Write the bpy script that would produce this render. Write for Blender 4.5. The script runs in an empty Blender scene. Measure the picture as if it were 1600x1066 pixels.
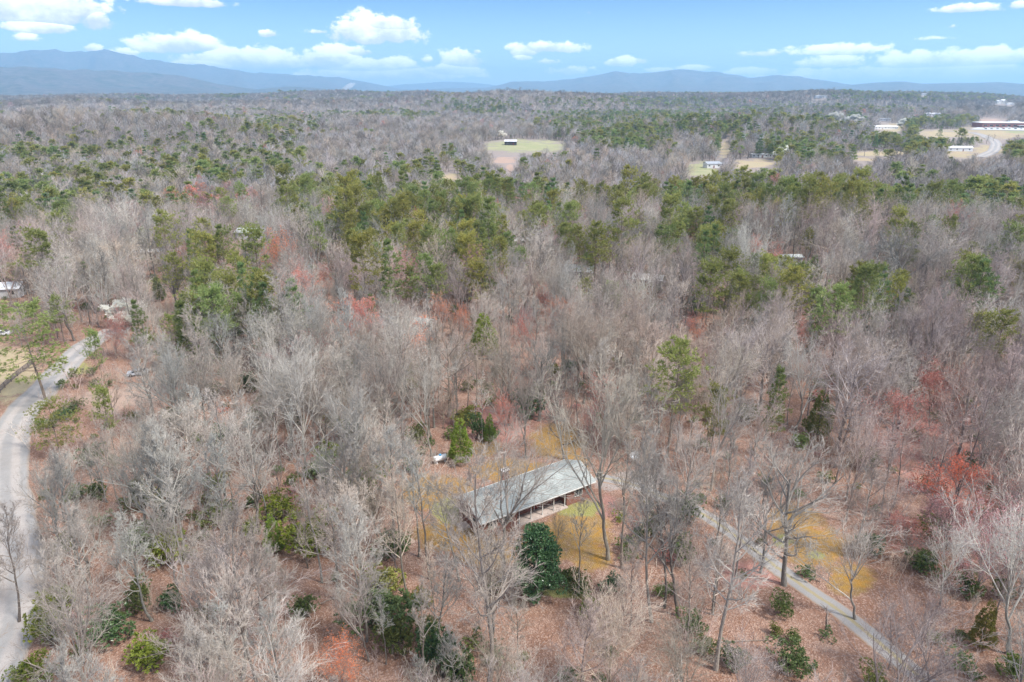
import bpy, math, random
import numpy as np

SC = bpy.context.scene
COL = SC.collection
rng = np.random.default_rng(11)
random.seed(11)
PI = math.pi

# ------------------------------------------------------------------ camera
CAM_H = 60.0
PITCH = math.radians(20.2)
FPX = 1067.0                       # focal length in photo pixels (1600 wide)
cam_d = bpy.data.cameras.new('camera')
cam_d.sensor_width = 36.0
cam_d.lens = 36.0 * FPX / 1600.0
cam_d.clip_start = 0.5
cam_d.clip_end = 60000.0
cam = bpy.data.objects.new('camera', cam_d)
COL.objects.link(cam)
cam.location = (0, 0, CAM_H)
cam.rotation_euler = (PI / 2 - PITCH, 0, 0)
SC.camera = cam

# ------------------------------------------------------------------ light, sky, exposure
SUN_EL = math.radians(54)
SUN_AZ = math.radians(118)          # clockwise from +Y (the view direction)
sun_d = bpy.data.lights.new('sun', 'SUN')
sun_d.energy = 2.5
sun_d.angle = math.radians(10)
sun_d.color = (1.0, 0.955, 0.89)
sun = bpy.data.objects.new('sun', sun_d)
COL.objects.link(sun)
sun.location = (60, -60, 300)
from mathutils import Vector, Matrix
sdir = Vector((math.sin(SUN_AZ) * math.cos(SUN_EL), math.cos(SUN_AZ) * math.cos(SUN_EL), math.sin(SUN_EL)))
sun.rotation_euler = sdir.to_track_quat('Z', 'Y').to_euler()

SC.view_settings.view_transform = 'Standard'
SC.view_settings.look = 'None'
SC.view_settings.exposure = 1.42
SC.view_settings.gamma = 1.0
SC.view_settings.use_curve_mapping = False
SC.render.engine = 'CYCLES'
cy = SC.cycles
cy.max_bounces = 5
cy.diffuse_bounces = 3
cy.glossy_bounces = 1
cy.transmission_bounces = 3
cy.volume_bounces = 1
cy.transparent_max_bounces = 4
cy.caustics_reflective = False
cy.caustics_refractive = False
cy.use_denoising = True

world = bpy.data.worlds.new('World')
SC.world = world
world.use_nodes = True
HAZE_DENSITY = 1.02e-4
SKY_STRENGTH = 0.15


class NT:
    """small helper to write node trees"""
    def __init__(s, tree):
        s.t = tree
        s.n = tree.nodes
        s.l = tree.links

    def put(s, sock, v):
        if hasattr(v, 'is_linked') or isinstance(v, bpy.types.NodeSocket):
            s.l.new(v, sock)
        else:
            if hasattr(sock, 'default_value'):
                try:
                    sock.default_value = v
                except Exception:
                    sock.default_value = (*v, 1.0)

    def m(s, op, a, b=None, c=None, clamp=False):
        n = s.n.new('ShaderNodeMath')
        n.operation = op
        n.use_clamp = clamp
        s.put(n.inputs[0], a)
        if b is not None:
            s.put(n.inputs[1], b)
        if c is not None:
            s.put(n.inputs[2], c)
        return n.outputs[0]

    def mix(s, f, a, b, blend='MIX'):
        n = s.n.new('ShaderNodeMix')
        n.data_type = 'RGBA'
        n.blend_type = blend
        s.put(n.inputs[0], f)
        for sock, v in ((n.inputs[6], a), (n.inputs[7], b)):
            if isinstance(v, bpy.types.NodeSocket):
                s.l.new(v, sock)
            else:
                sock.default_value = (*v[:3], 1.0)
        return n.outputs[2]

    def noise(s, vec, scale, detail=3.0, rough=0.55, dist=0.0, out=0):
        n = s.n.new('ShaderNodeTexNoise')
        if vec is not None:
            s.l.new(vec, n.inputs['Vector'])
        n.inputs['Scale'].default_value = scale
        n.inputs['Detail'].default_value = detail
        n.inputs['Roughness'].default_value = rough
        n.inputs['Distortion'].default_value = dist
        return n.outputs[out]

    def ramp(s, f, lo, hi, a=0.0, b=1.0, smooth=False):
        n = s.n.new('ShaderNodeMapRange')
        if smooth:
            n.interpolation_type = 'SMOOTHSTEP'
        s.put(n.inputs[0], f)
        s.put(n.inputs[1], lo)
        s.put(n.inputs[2], hi)
        s.put(n.inputs[3], a)
        s.put(n.inputs[4], b)
        return n.outputs[0]

    def attr(s, name, out='Fac'):
        n = s.n.new('ShaderNodeAttribute')
        n.attribute_name = name
        return n.outputs[out]


def pix_azel(px, py):
    d = np.array([px - 800.0, FPX * math.cos(PITCH) + (533 - py) * math.sin(PITCH), -FPX * math.sin(PITCH) + (533 - py) * math.cos(PITCH)])
    d /= np.linalg.norm(d)
    return math.atan2(d[0], d[1]), math.asin(d[2])


def build_world():
    t = NT(world.node_tree)
    t.n.clear()
    out = t.n.new('ShaderNodeOutputWorld')
    bg = t.n.new('ShaderNodeBackground')
    t.l.new(bg.outputs[0], out.inputs[0])
    sky = t.n.new('ShaderNodeTexSky')
    sky.sky_type = 'NISHITA'
    sky.sun_disc = False
    sky.sun_elevation = SUN_EL
    sky.sun_rotation = SUN_AZ
    sky.air_density = 1.0
    sky.dust_density = 0.4
    sky.ozone_density = 2.0
    sky.altitude = 600
    tc = t.n.new('ShaderNodeTexCoord')
    sep = t.n.new('ShaderNodeSeparateXYZ')
    t.l.new(tc.outputs['Generated'], sep.inputs[0])
    u = t.m('ARCTAN2', sep.outputs[0], sep.outputs[1])
    v = t.m('ARCSINE', sep.outputs[2])
    comb = t.n.new('ShaderNodeCombineXYZ')
    t.l.new(u, comb.inputs[0])
    t.l.new(t.m('MULTIPLY', v, 1.5), comb.inputs[1])
    big = t.noise(comb.outputs[0], 22.0, 6.0, 0.6)
    fine = t.noise(comb.outputs[0], 75.0, 4.0, 0.6)
    nz = t.m('ADD', t.m('MULTIPLY', t.m('SUBTRACT', big, 0.5), 2.3), t.m('MULTIPLY', t.m('SUBTRACT', fine, 0.5), 0.9))
    # individual cumulus: photo pixel centre, half width, half height, weight
    clouds = [(70, 18, 105, 34, 1.0), (150, 34, 30, 22, .8), (60, 44, 60, 12, .8), (35, 60, 24, 8, .5), (280, 72, 62, 19, 1), (250, 68, 30, 10, .7), (145, 77, 18, 9, .7), (190, 84, 22, 8, .7),
              (380, 97, 98, 20, 1), (455, 97, 20, 10, .7), (330, 102, 62, 11, 1), (420, 54, 17, 8, .8), (290, 5, 65, 9, .9), (585, 52, 70, 26, 1), (600, 42, 50, 16, 1.0), (560, 82, 26, 9, .8), (500, 50, 20, 6, .5),
              (520, 96, 45, 22, 1), (580, 106, 80, 16, 1), (640, 104, 20, 8, .6), (610, 116, 125, 11, .95), (724, 96, 32, 18, .9), (700, 112, 50, 11, .95), (744, 82, 9, 6, .6), (667, 96, 14, 7, .5),
              (850, 76, 56, 10, .9), (820, 80, 22, 14, .8), (818, 90, 14, 7, .6), (858, 97, 20, 6, .6), (895, 112, 32, 9, .7), (972, 98, 26, 9, .9), (1002, 96, 12, 6, .6), (1035, 110, 22, 5, .6), (1080, 108, 30, 6, .7),
              (920, 20, 7, 4, .5), (1510, 15, 55, 9, .8), (1590, 8, 16, 10, .6), (1488, 41, 9, 5, .5), (1200, 84, 50, 9, .55), (1310, 80, 60, 10, .5), (1300, 100, 50, 12, .6), (1470, 98, 110, 17, .95), (1540, 94, 80, 15, .95),
              (1330, 117, 135, 11, .95), (1500, 113, 150, 13, .95), (1190, 113, 60, 7, .6), (1460, 60, 20, 4, .3),
              (-160, 60, 120, 30, 1), (-420, 30, 160, 40, 1), (1800, 60, 130, 24, .8), (2150, 20, 200, 40, 1)]
    dens = None
    hgt = None
    for (cx, cyy, a, b, w) in clouds:
        u0, v0 = pix_azel(cx, cyy)
        u1, v1 = pix_azel(cx + a, cyy)
        _, v2 = pix_azel(cx, cyy - b)
        ra = max(abs(u1 - u0), 1e-3) * 1.25
        rb = max(abs(v2 - v0), 1e-3) * 1.35
        du = t.m('MULTIPLY', t.m('SUBTRACT', u, u0), 1 / ra)
        dv = t.m('MULTIPLY', t.m('SUBTRACT', v, v0), 1 / rb)
        # flat-ish base: below the centre the ellipse is half as tall
        dvb = t.m('MAXIMUM', dv, t.m('MULTIPLY', dv, -1.7))
        q = t.m('SUBTRACT', 1.0, t.m('SQRT', t.m('ADD', t.m('MULTIPLY', du, du), t.m('MULTIPLY', dvb, dvb))))
        q = t.m('MULTIPLY', q, w) if w != 1 else q
        hq = t.m('ADD', t.m('MULTIPLY', dv, 0.5), 0.5)
        if dens is None:
            dens, hgt = q, hq
        else:
            gt = t.m('GREATER_THAN', q, dens)
            hgt = t.m('ADD', t.m('MULTIPLY', hq, gt), t.m('MULTIPLY', hgt, t.m('SUBTRACT', 1.0, gt)))
            dens = t.m('MAXIMUM', dens, q)
    # the rest of the sky (out of frame) carries scattered cumulus of the same kind
    d = t.m('ADD', dens, t.m('MULTIPLY', nz, 0.74))
    alpha = t.ramp(d, 0.03, 0.30, 0.0, 1.0, True)
    # unseen broken cumulus overhead, cover raised to give neutral fill light
    hz = t.m('MAXIMUM', sep.outputs[2], 0.05)
    c2 = t.n.new('ShaderNodeCombineXYZ')
    t.l.new(t.m('DIVIDE', sep.outputs[0], hz), c2.inputs[0])
    t.l.new(t.m('DIVIDE', sep.outputs[1], hz), c2.inputs[1])
    ov = t.noise(c2.outputs[0], 0.75, 5.0, 0.55)
    ov = t.m('MULTIPLY', t.ramp(ov, 0.38, 0.58, 0, 1, True), t.ramp(v, 0.16, 0.32, 0.0, 0.9, True))
    alpha = t.m('MAXIMUM', alpha, ov)
    shade = t.ramp(t.m('ADD', hgt, t.m('MULTIPLY', nz, 0.5)), 0.25, 0.85, 0.0, 1.0, True)
    ccol = t.mix(shade, (2.0, 2.05, 2.3), (4.7, 4.6, 4.5))
    ccol = t.mix(t.ramp(v, 0.015, 0.10), t.mix(shade, (3.4, 3.4, 3.6), (7.8, 7.4, 7.0)), ccol)
    # clear sky: deep blue aloft, paling to the horizon
    g = t.ramp(v, -0.01, 0.16, 0.0, 1.0)
    tint = t.mix(g, (0.43, 0.50, .56), (0.046, 0.132, .29))
    g2 = t.ramp(v, 0.16, 0.6, 0.0, 1.0)
    tint = t.mix(g2, tint, (0.9, 0.97, 1.05))
    clear = t.mix(1.0, sky.outputs[0], tint, 'MULTIPLY')
    col = t.mix(alpha, clear, ccol)
    t.l.new(col, bg.inputs[0])
    bg.inputs[1].default_value = SKY_STRENGTH
    world.cycles.sampling_method = 'MANUAL'
    world.cycles.sample_map_resolution = 512


build_world()

# ------------------------------------------------------------------ terrain heights
def hash2(ix, iy, seed):
    h = (ix.astype(np.int64) * 374761393 + iy.astype(np.int64) * 668265263 + seed * 1442695041) & 0xFFFFFFFF
    h = ((h ^ (h >> 13)) * 1274126177) & 0xFFFFFFFF
    return ((h ^ (h >> 16)) & 0xFFFF) / 65535.0


def vnoise(x, y, wl, seed):
    x = x / wl
    y = y / wl
    ix = np.floor(x)
    iy = np.floor(y)
    fx = x - ix
    fy = y - iy
    fx = fx * fx * fx * (fx * (fx * 6 - 15) + 10)
    fy = fy * fy * fy * (fy * (fy * 6 - 15) + 10)
    a = hash2(ix, iy, seed)
    b = hash2(ix + 1, iy, seed)
    c = hash2(ix, iy + 1, seed)
    d = hash2(ix + 1, iy + 1, seed)
    return (a + (b - a) * fx + (c - a) * fy + (a - b - c + d) * fx * fy) * 2 - 1


def sstep(x, a, b):
    t = np.clip((x - a) / (b - a), 0, 1)
    return t * t * (3 - 2 * t)


PR = [0, 150, 215, 268, 330, 430, 520, 620, 760, 910, 1150, 1450, 1900, 2300, 2800, 3500, 4500, 30000]
PZ = [0, 0, 1, 3, -10, -31, -40, -28, -8, 9, -28, -22, 4, 20, 30, 2, -6, -6]
# mountain silhouettes in photo pixels (x, y), distance of the crest
RANGES = [
    (14500, [(-500, 120), (-250, 96), (-60, 88), (0, 82), (60, 78), (100, 77), (150, 80), (200, 90), (260, 97), (330, 103), (400, 114), (440, 116), (470, 118), (530, 121), (580, 130), (620, 138), (680, 146), (800, 160)], 3200),
    (8600, [(-500, 112), (-200, 108), (0, 103), (60, 106), (130, 109), (200, 112), (245, 114), (290, 120), (340, 131), (400, 140), (450, 135), (500, 138), (550, 144), (620, 150), (700, 160)], 1600),
    (13000, [(560, 150), (620, 141), (700, 138), (760, 137), (800, 128), (870, 126), (935, 118), (962, 113), (985, 116), (1030, 113), (1065, 107), (1090, 110), (1130, 114), (1170, 121), (1215, 117), (1250, 120), (1300, 128), (1340, 134), (1400, 150), (1500, 160)], 2600),
    (11000, [(1180, 160), (1260, 140), (1330, 133), (1372, 129), (1410, 127), (1440, 131), (1500, 130), (1555, 128), (1600, 131), (1680, 126), (1800, 118), (2000, 122), (2300, 118)], 2000),
    (19000, [(480, 150), (560, 140), (630, 132), (700, 127), (750, 130), (800, 138), (900, 150)], 2500),
]
_rng_prof = []
for R0, pts, wid in RANGES:
    azs, els = zip(*[pix_azel(*p) for p in pts])
    _rng_prof.append((R0, np.array(azs), np.tan(np.array(els)), wid))

HOUSE_C = None
HILLS = [(520, 1450, 22, 260, 150), (230, 1150, 32, 220, 120), (960, 1330, 27, 260, 130), (1280, 1650, 30, 320, 160), (420, 760, 24, 130, 75), (80, 850, 24, 150, 90), (1180, 980, 12, 180, 80), (680, 1900, 5, 340, 150), (1540, 2100, 18, 300, 160), (330, 405, 15, 70, 42), (130, 2000, 18, 300, 150)]


def height(x, y):
    x = np.asarray(x, float)
    y = np.asarray(y, float)
    r = np.hypot(x, y)
    az = np.arctan2(x, y)
    azd = np.degrees(az)
    re = r * (1 + sstep(r, 180, 300) * (.13 * vnoise(azd / 13.0 + 40, r * 0 + 3, 1.0, 41) + .05 * vnoise(azd / 4.0 + 40, r * 0 + 3, 1.0, 42)))
    # smooth the profile a little
    p = 0.5 * np.interp(re, PR, PZ) + 0.25 * np.interp(re * 1.05, PR, PZ) + 0.25 * np.interp(re * 0.95, PR, PZ)
    far = sstep(r, 900, 1300)
    g = np.interp(azd, [-60, -32, -22, -15, -8, 4, 12, 25, 37, 60], [.05, .05, .15, .6, .72, .72, .85, 1.2, 1.5, 1.5])
    h = p * (1 - far) + p * far * g
    # the valley on the left, behind the near woods
    h = h - 24 * sstep(-azd, 17, 33) * np.exp(-((r - 520) / 210.0) ** 2)
    h = h - 6 * sstep(-azd, 20, 36) * np.exp(-((r - 160) / 60.0) ** 2)
    h = h + 4 * sstep(azd, 12, 28) * np.exp(-((r - 290) / 60.0) ** 2)
    # rolling ground
    k = sstep(r, 110, 420)
    h = h + 0.8 * vnoise(x, y, 38, 3) * sstep(r, 20, 80) + k * 5.5 * vnoise(x, y, 170, 5) + sstep(r, 700, 1600) * (30 * (vnoise(x * .5, y, 480, 7) - .12) + 12 * vnoise(x, y, 1100, 8))
    for hx_, hr_, dz_, sx_, sy_ in HILLS:
        a0 = math.atan2(hx_ - 800, FPX * math.cos(PITCH) + 320 * math.sin(PITCH))
        cx_, cy_ = hr_ * math.sin(a0), hr_ * math.cos(a0)
        h = h + dz_ * np.exp(-((x - cx_) / sx_) ** 2 - ((y - cy_) / sy_) ** 2)
    # house pad falls away to the left front
    if HOUSE_C is not None:
        dx = x - HOUSE_C[0]
        dy = y - HOUSE_C[1]
        a = dx * .84 + dy * .54
        b = -dx * .54 + dy * .84
        w = np.exp(-((a / 17) ** 4 + (b / 11) ** 4))
        pad = -0.9 * sstep(-a, -4, 11) * sstep(-b, -5, 5)
        h = h * (1 - w) + pad * w
    for R0, azs, te, wid in _rng_prof:
        crest = np.interp(az, azs, te, left=-0.03, right=-0.03) * R0 + CAM_H
        crest = np.maximum(crest + (crest - CAM_H) * (.045 * vnoise(az * 70 + 50, r * 0 + R0 * .01, 1.0, 71) + .022 * vnoise(az * 190 + 50, r * 0 + R0 * .01, 1.0, 72)) * (crest > CAM_H), 0)
        s = (r - R0) / wid
        # folds running down from the crest
        fold = (.5 - np.abs(vnoise(az * R0, r * 0.3, 800, 21))) * .42 + (.5 - np.abs(vnoise(az * R0, r * 0.45, 330, 23))) * .20 - .1
        sh = np.where(s < 0, np.exp(-(np.abs(s) ** 1.5) * 1.4), np.exp(-s * s * .5))
        damp = np.clip(np.abs(s) * 2.2, 0, 1)
        h = np.maximum(h, crest * np.clip(sh + fold * damp * sh * 1.6, 0, 1))
    return h


F3 = np.array([0, math.cos(PITCH), -math.sin(PITCH)])
U3 = np.array([0, math.sin(PITCH), math.cos(PITCH)])
R3 = np.array([1.0, 0, 0])


def ground(px, py, lift=0.0):
    """world point seen at a photo pixel, on the terrain raised by lift"""
    d = FPX * F3 + (px - 800) * R3 + (533 - py) * U3
    d = d / np.linalg.norm(d)
    t = np.geomspace(20, 16000, 2500)
    P = np.array([0, 0, CAM_H])[None] + t[:, None] * d[None]
    e = P[:, 2] - height(P[:, 0], P[:, 1]) - lift
    i = np.argmax(e < 0)
    if e[i] >= 0:
        i = len(t) - 1
    a, b = t[max(i - 1, 0)], t[i]
    for _ in range(24):
        c = .5 * (a + b)
        q = np.array([0, 0, CAM_H]) + c * d
        if q[2] - float(height(q[0], q[1])) - lift < 0:
            b = c
        else:
            a = c
    q = np.array([0, 0, CAM_H]) + b * d
    return np.array([q[0], q[1], q[2] - lift])


def project(P):
    P = np.atleast_2d(np.asarray(P, float)) - np.array([0, 0, CAM_H])
    z = P @ F3
    return np.stack([800 + FPX * (P @ R3) / z, 533 - FPX * (P @ U3) / z, z], 1)


def ray_z(px, py, x, y):
    """height at which the ray through (px,py) passes the horizontal distance of (x,y)"""
    d = FPX * F3 + (px - 800) * R3 + (533 - py) * U3
    return CAM_H + d[2] / math.hypot(d[0], d[1]) * math.hypot(x, y)


def flat(px, py, z=0.0):
    d = FPX * F3 + (px - 800) * R3 + (533 - py) * U3
    t = (z - CAM_H) / d[2]
    return np.array([0, 0, CAM_H]) + t * d


_c, _d = flat(751, 819, 3.0), flat(931, 752, 3.0)
AX = (_d - _c)[:2]
HOUSE_L = float(np.linalg.norm(AX))
AX = AX / HOUSE_L
PX = np.array([-AX[1], AX[0]])
HOUSE_W = 7.9
HOUSE_C = (_c[:2] + _d[:2]) / 2 + PX * HOUSE_W / 2

# ------------------------------------------------------------------ mesh helpers
def mesh_np(name, V, Q=None, T=None, mats=(), smooth=False, qm=None, tm=None):
    me = bpy.data.meshes.new(name)
    Q = np.zeros((0, 4), np.int32) if Q is None else np.asarray(Q, np.int32).reshape(-1, 4)
    T = np.zeros((0, 3), np.int32) if T is None else np.asarray(T, np.int32).reshape(-1, 3)
    V = np.asarray(V, np.float32)
    nl = Q.size + T.size
    me.vertices.add(len(V))
    me.vertices.foreach_set('co', V.ravel())
    me.loops.add(nl)
    me.loops.foreach_set('vertex_index', np.concatenate([Q.ravel(), T.ravel()]))
    me.polygons.add(len(Q) + len(T))
    st = np.concatenate([np.arange(len(Q)) * 4, Q.size + np.arange(len(T)) * 3]).astype(np.int32)
    me.polygons.foreach_set('loop_start', st)
    if qm is not None or tm is not None:
        a = np.concatenate([np.zeros(len(Q), np.int32) if qm is None else qm, np.zeros(len(T), np.int32) if tm is None else tm]).astype(np.int32)
        me.polygons.foreach_set('material_index', a)
    me.polygons.foreach_set('use_smooth', np.full(len(Q) + len(T), bool(smooth)))
    for m in mats:
        me.materials.append(m)
    me.update(calc_edges=True)
    return me


class Geo:
    def __init__(s):
        s.V, s.Q, s.T, s.n = [], [], [], 0

    def add(s, V, Q=None, T=None):
        V = np.asarray(V, float).reshape(-1, 3)
        if Q is not None and len(Q):
            s.Q.append(np.asarray(Q, int).reshape(-1, 4) + s.n)
        if T is not None and len(T):
            s.T.append(np.asarray(T, int).reshape(-1, 3) + s.n)
        s.V.append(V)
        s.n += len(V)
        return s

    def box(s, c, size, M=None):
        sx, sy, sz = [q / 2 for q in size]
        v = np.array([(x, y, z) for z in (-sz, sz) for y in (-sy, sy) for x in (-sx, sx)])
        if M is not None:
            v = v @ np.asarray(M).T
        v = v + np.asarray(c)
        s.add(v, [(0, 2, 3, 1), (4, 5, 7, 6), (0, 1, 5, 4), (2, 6, 7, 3), (0, 4, 6, 2), (1, 3, 7, 5)])
        return s

    def prism(s, poly, z0, z1):
        """vertical prism from a ccw polygon"""
        p = np.asarray(poly, float)
        n = len(p)
        v = np.concatenate([np.c_[p, np.full(n, z0)], np.c_[p, np.full(n, z1)]])
        q = [(i, (i + 1) % n, n + (i + 1) % n, n + i) for i in range(n)]
        t = [(n, n + i, n + i + 1) for i in range(1, n - 1)] + [(0, i + 1, i) for i in range(1, n - 1)]
        s.add(v, q, t)
        return s

    def tube(s, P, R, sides=8, caps=True):
        P = np.asarray(P, float)[None]
        R = np.asarray(R, float)[None]
        V, Q = tubes(P, R, sides)
        T = []
        if caps:
            k = P.shape[1]
            T = [(0, i + 1, i) for i in range(1, sides - 1)] + [((k - 1) * sides, (k - 1) * sides + i, (k - 1) * sides + i + 1) for i in range(1, sides - 1)]
        s.add(V, Q, T)
        return s

    def mesh(s, name, mats=(), smooth=False):
        V = np.concatenate(s.V) if s.V else np.zeros((0, 3))
        return mesh_np(name, V, np.concatenate(s.Q) if s.Q else None, np.concatenate(s.T) if s.T else None, mats, smooth)


def nrm(a):
    return a / np.maximum(np.linalg.norm(a, axis=-1, keepdims=True), 1e-9)


def tubes(P, R, sides):
    n, k, _ = P.shape
    T = np.gradient(P, axis=1) if k > 2 else np.repeat((P[:, 1:2] - P[:, 0:1]), 2, axis=1)
    T = nrm(T)
    ch = nrm(P[:, -1] - P[:, 0])
    ref = np.where(np.abs(ch[:, 2:3]) < .8, np.array([[0, 0, 1.0]]), np.array([[1.0, 0, 0]]))
    N1 = nrm(np.cross(T, ref[:, None, :]))
    N2 = np.cross(T, N1)
    a = np.arange(sides) * 2 * PI / sides
    ring = P[:, :, None, :] + R[:, :, None, None] * (np.cos(a)[None, None, :, None] * N1[:, :, None, :] + np.sin(a)[None, None, :, None] * N2[:, :, None, :])
    V = ring.reshape(-1, 3)
    i = np.arange(n)[:, None, None] * (k * sides)
    j = np.arange(k - 1)[None, :, None] * sides
    s0 = np.arange(sides)[None, None, :]
    s1 = (s0 + 1) % sides
    Q = np.stack([i + j + s0, i + j + s1, i + j + sides + s1, i + j + sides + s0], -1).reshape(-1, 4)
    return V, Q


def spikes(P0, P1, r):
    """thin three-sided twigs"""
    n = len(P0)
    d = nrm(P1 - P0)
    ref = np.where(np.abs(d[:, 2:3]) < .8, np.array([[0, 0, 1.0]]), np.array([[1.0, 0, 0]]))
    a = nrm(np.cross(d, ref))
    b = np.cross(d, a)
    r = np.asarray(r).reshape(-1, 1)
    V = np.stack([P0 + a * r, P0 - a * r * .5 + b * r * .87, P0 - a * r * .5 - b * r * .87, P1], 1).reshape(-1, 3)
    i = np.arange(n)[:, None] * 4
    T = np.concatenate([i + np.array([[0, 1, 3]]), i + np.array([[1, 2, 3]]), i + np.array([[2, 0, 3]])])
    return V, T


def obj(name, me, parent=None, loc=None, rot=None):
    o = bpy.data.objects.new(name, me)
    COL.objects.link(o)
    if parent is not None:
        o.parent = parent
    if loc is not None:
        o.location = loc
    if rot is not None:
        o.rotation_euler = rot
    return o


def tag(o, label=None, cat=None, group=None, kind=None):
    if label:
        o['label'] = label
    if cat:
        o['category'] = cat
    if group:
        o['group'] = group
    if kind:
        o['kind'] = kind
    return o


# ------------------------------------------------------------------ materials
def new_mat(name):
    m = bpy.data.materials.new(name)
    m.use_nodes = True
    t = NT(m.node_tree)
    p = t.n['Principled BSDF']
    p.inputs['Specular IOR Level'].default_value = 0.2
    return m, t, p


def simple_mat(name, col, rough=.8, var=.25, scale=3.0, metal=0.0, bump=0.0):
    m, t, p = new_mat(name)
    tc = t.n.new('ShaderNodeTexCoord')
    n = t.noise(tc.outputs['Object'], scale, 5, .6)
    c = t.mix(t.ramp(n, .3, .7), tuple(q * (1 - var) for q in col), tuple(min(1, q * (1 + var)) for q in col))
    t.l.new(c, p.inputs['Base Color'])
    p.inputs['Roughness'].default_value = rough
    p.inputs['Metallic'].default_value = metal
    if bump:
        b = t.n.new('ShaderNodeBump')
        b.inputs['Distance'].default_value = bump
        t.l.new(n, b.inputs['Height'])
        t.l.new(b.outputs[0], p.inputs['Normal'])
    return m


def wood_mat(name, dark, fixed=None):
    """bark or twigs: the object's own colour, varied per tree; bark is furrowed"""
    m, t, p = new_mat(name)
    oi = t.n.new('ShaderNodeObjectInfo')
    tc = t.n.new('ShaderNodeTexCoord')
    rnd = t.ramp(oi.outputs['Random'], 0, 1, .60, 1.16)
    mp = t.n.new('ShaderNodeMapping')
    mp.inputs['Scale'].default_value = (1, 1, .25)
    t.l.new(tc.outputs['Object'], mp.inputs[0])
    n = t.noise(mp.outputs[0], 6.0 if dark else 1.3, 4, .65)
    hue = t.m('FRACT', t.m('MULTIPLY', oi.outputs['Random'], 7.31))
    tint = t.mix(hue, (1.05, .97, .93), (.94, 1.0, 1.0))
    c = t.mix(1.0, oi.outputs['Color'] if fixed is None else fixed, tint, 'MULTIPLY')
    if dark:
        v = t.m('MULTIPLY', t.ramp(n, .25, .75, .34, .95), rnd)
    else:
        v = t.m('MULTIPLY', t.ramp(n, .25, .75, .8, 1.2), rnd)
    cm = t.n.new('ShaderNodeVectorMath')
    cm.operation = 'SCALE'
    t.l.new(c, cm.inputs[0])
    t.l.new(v, cm.inputs['Scale'])
    t.l.new(cm.outputs[0], p.inputs['Base Color'])
    p.inputs['Roughness'].default_value = .95
    p.inputs['Specular IOR Level'].default_value = .1
    if dark:
        b = t.n.new('ShaderNodeBump')
        b.inputs['Distance'].default_value = .05
        t.l.new(n, b.inputs['Height'])
        t.l.new(b.outputs[0], p.inputs['Normal'])
    return m


def leaf_mat(name, c1, c2, rough=.6, spec=.25, trans=.22, scale=.9, hv=1.0):
    m, t, p = new_mat(name)
    oi = t.n.new('ShaderNodeObjectInfo')
    geo = t.n.new('ShaderNodeNewGeometry')
    tc = t.n.new('ShaderNodeTexCoord')
    n = t.noise(tc.outputs['Object'], scale, 3, .6)
    rp = t.m('ADD', t.m('MULTIPLY', geo.outputs['Random Per Island'], .55), t.m('MULTIPLY', t.ramp(n, .3, .7), .45))
    c = t.mix(rp, c1, c2)
    rnd = t.ramp(oi.outputs['Random'], 0, 1, .75, 1.25)
    hue = t.m('FRACT', t.m('MULTIPLY', oi.outputs['Random'], 5.17))
    c = t.mix(1.0, c, t.mix(hue, (1 + .18 * hv, 1.0, 1 - .2 * hv), (1 - .15 * hv, 1.0, 1 + .1 * hv)), 'MULTIPLY')
    cm = t.n.new('ShaderNodeVectorMath')
    cm.operation = 'SCALE'
    t.l.new(c, cm.inputs[0])
    t.l.new(rnd, cm.inputs['Scale'])
    t.l.new(cm.outputs[0], p.inputs['Base Color'])
    p.inputs['Roughness'].default_value = rough
    p.inputs['Specular IOR Level'].default_value = spec
    tr = t.n.new('ShaderNodeBsdfTranslucent')
    t.l.new(cm.outputs[0], tr.inputs[0])
    mx = t.n.new('ShaderNodeMixShader')
    mx.inputs[0].default_value = trans
    t.l.new(p.outputs[0], mx.inputs[1])
    t.l.new(tr.outputs[0], mx.inputs[2])
    t.l.new(mx.outputs[0], t.n['Material Output'].inputs[0])
    return m


M_BARK = wood_mat('furrowed_bark', True)
M_TWIG = wood_mat('bare_twig_bark', False)
M_PINE = leaf_mat('pine_needles', (.165, .205, .05), (.34, .345, .12), trans=.42)
M_PINE_DARK = leaf_mat('dark_pine_needles', (.11, .17, .055), (.23, .275, .10), trans=.42)
M_CEDAR = leaf_mat('cedar_sprays', (.14, .24, .035), (.28, .36, .08), trans=.42)
M_HOLLY = leaf_mat('glossy_evergreen_leaves', (.035, .08, .028), (.11, .17, .065), rough=.35, spec=.5, trans=.2)
M_LAUREL = leaf_mat('laurel_leaves', (.085, .135, .035), (.21, .235, .09), rough=.5, spec=.3, trans=.35)
M_LIME = leaf_mat('fresh_yellow_green_leaves', (.10, .16, .02), (.24, .29, .05))
M_REDBUD = leaf_mat('red_maple_buds', (.42, .12, .09), (.54, .21, .155), trans=.35)
M_ORBUD = leaf_mat('orange_maple_buds', (.55, .18, .08), (.68, .28, .15), trans=.4)
M_PINKBUD = leaf_mat('pink_maple_buds', (.42, .17, .16), (.55, .28, .25), trans=.3)
M_BLOSSOM = leaf_mat('white_blossom', (.82, .80, .72), (.90, .89, .84), trans=.5, hv=.1)

# ------------------------------------------------------------------ plant builders (each returns numpy geometry)
def sample_line(P, R, t):
    """P (n,k,3), R (n,k), t (n,m) in 0..1 -> pos, tangent, radius (n,m,.)"""
    n, k, _ = P.shape
    f = t * (k - 1)
    i = np.clip(f.astype(int), 0, k - 2)
    w = (f - i)[..., None]
    ar = np.arange(n)[:, None]
    a = P[ar, i]
    b = P[ar, i + 1]
    ra = R[ar, i]
    rb = R[ar, i + 1]
    return a + (b - a) * w, nrm(b - a), ra + (rb - ra) * w[..., 0]


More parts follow.
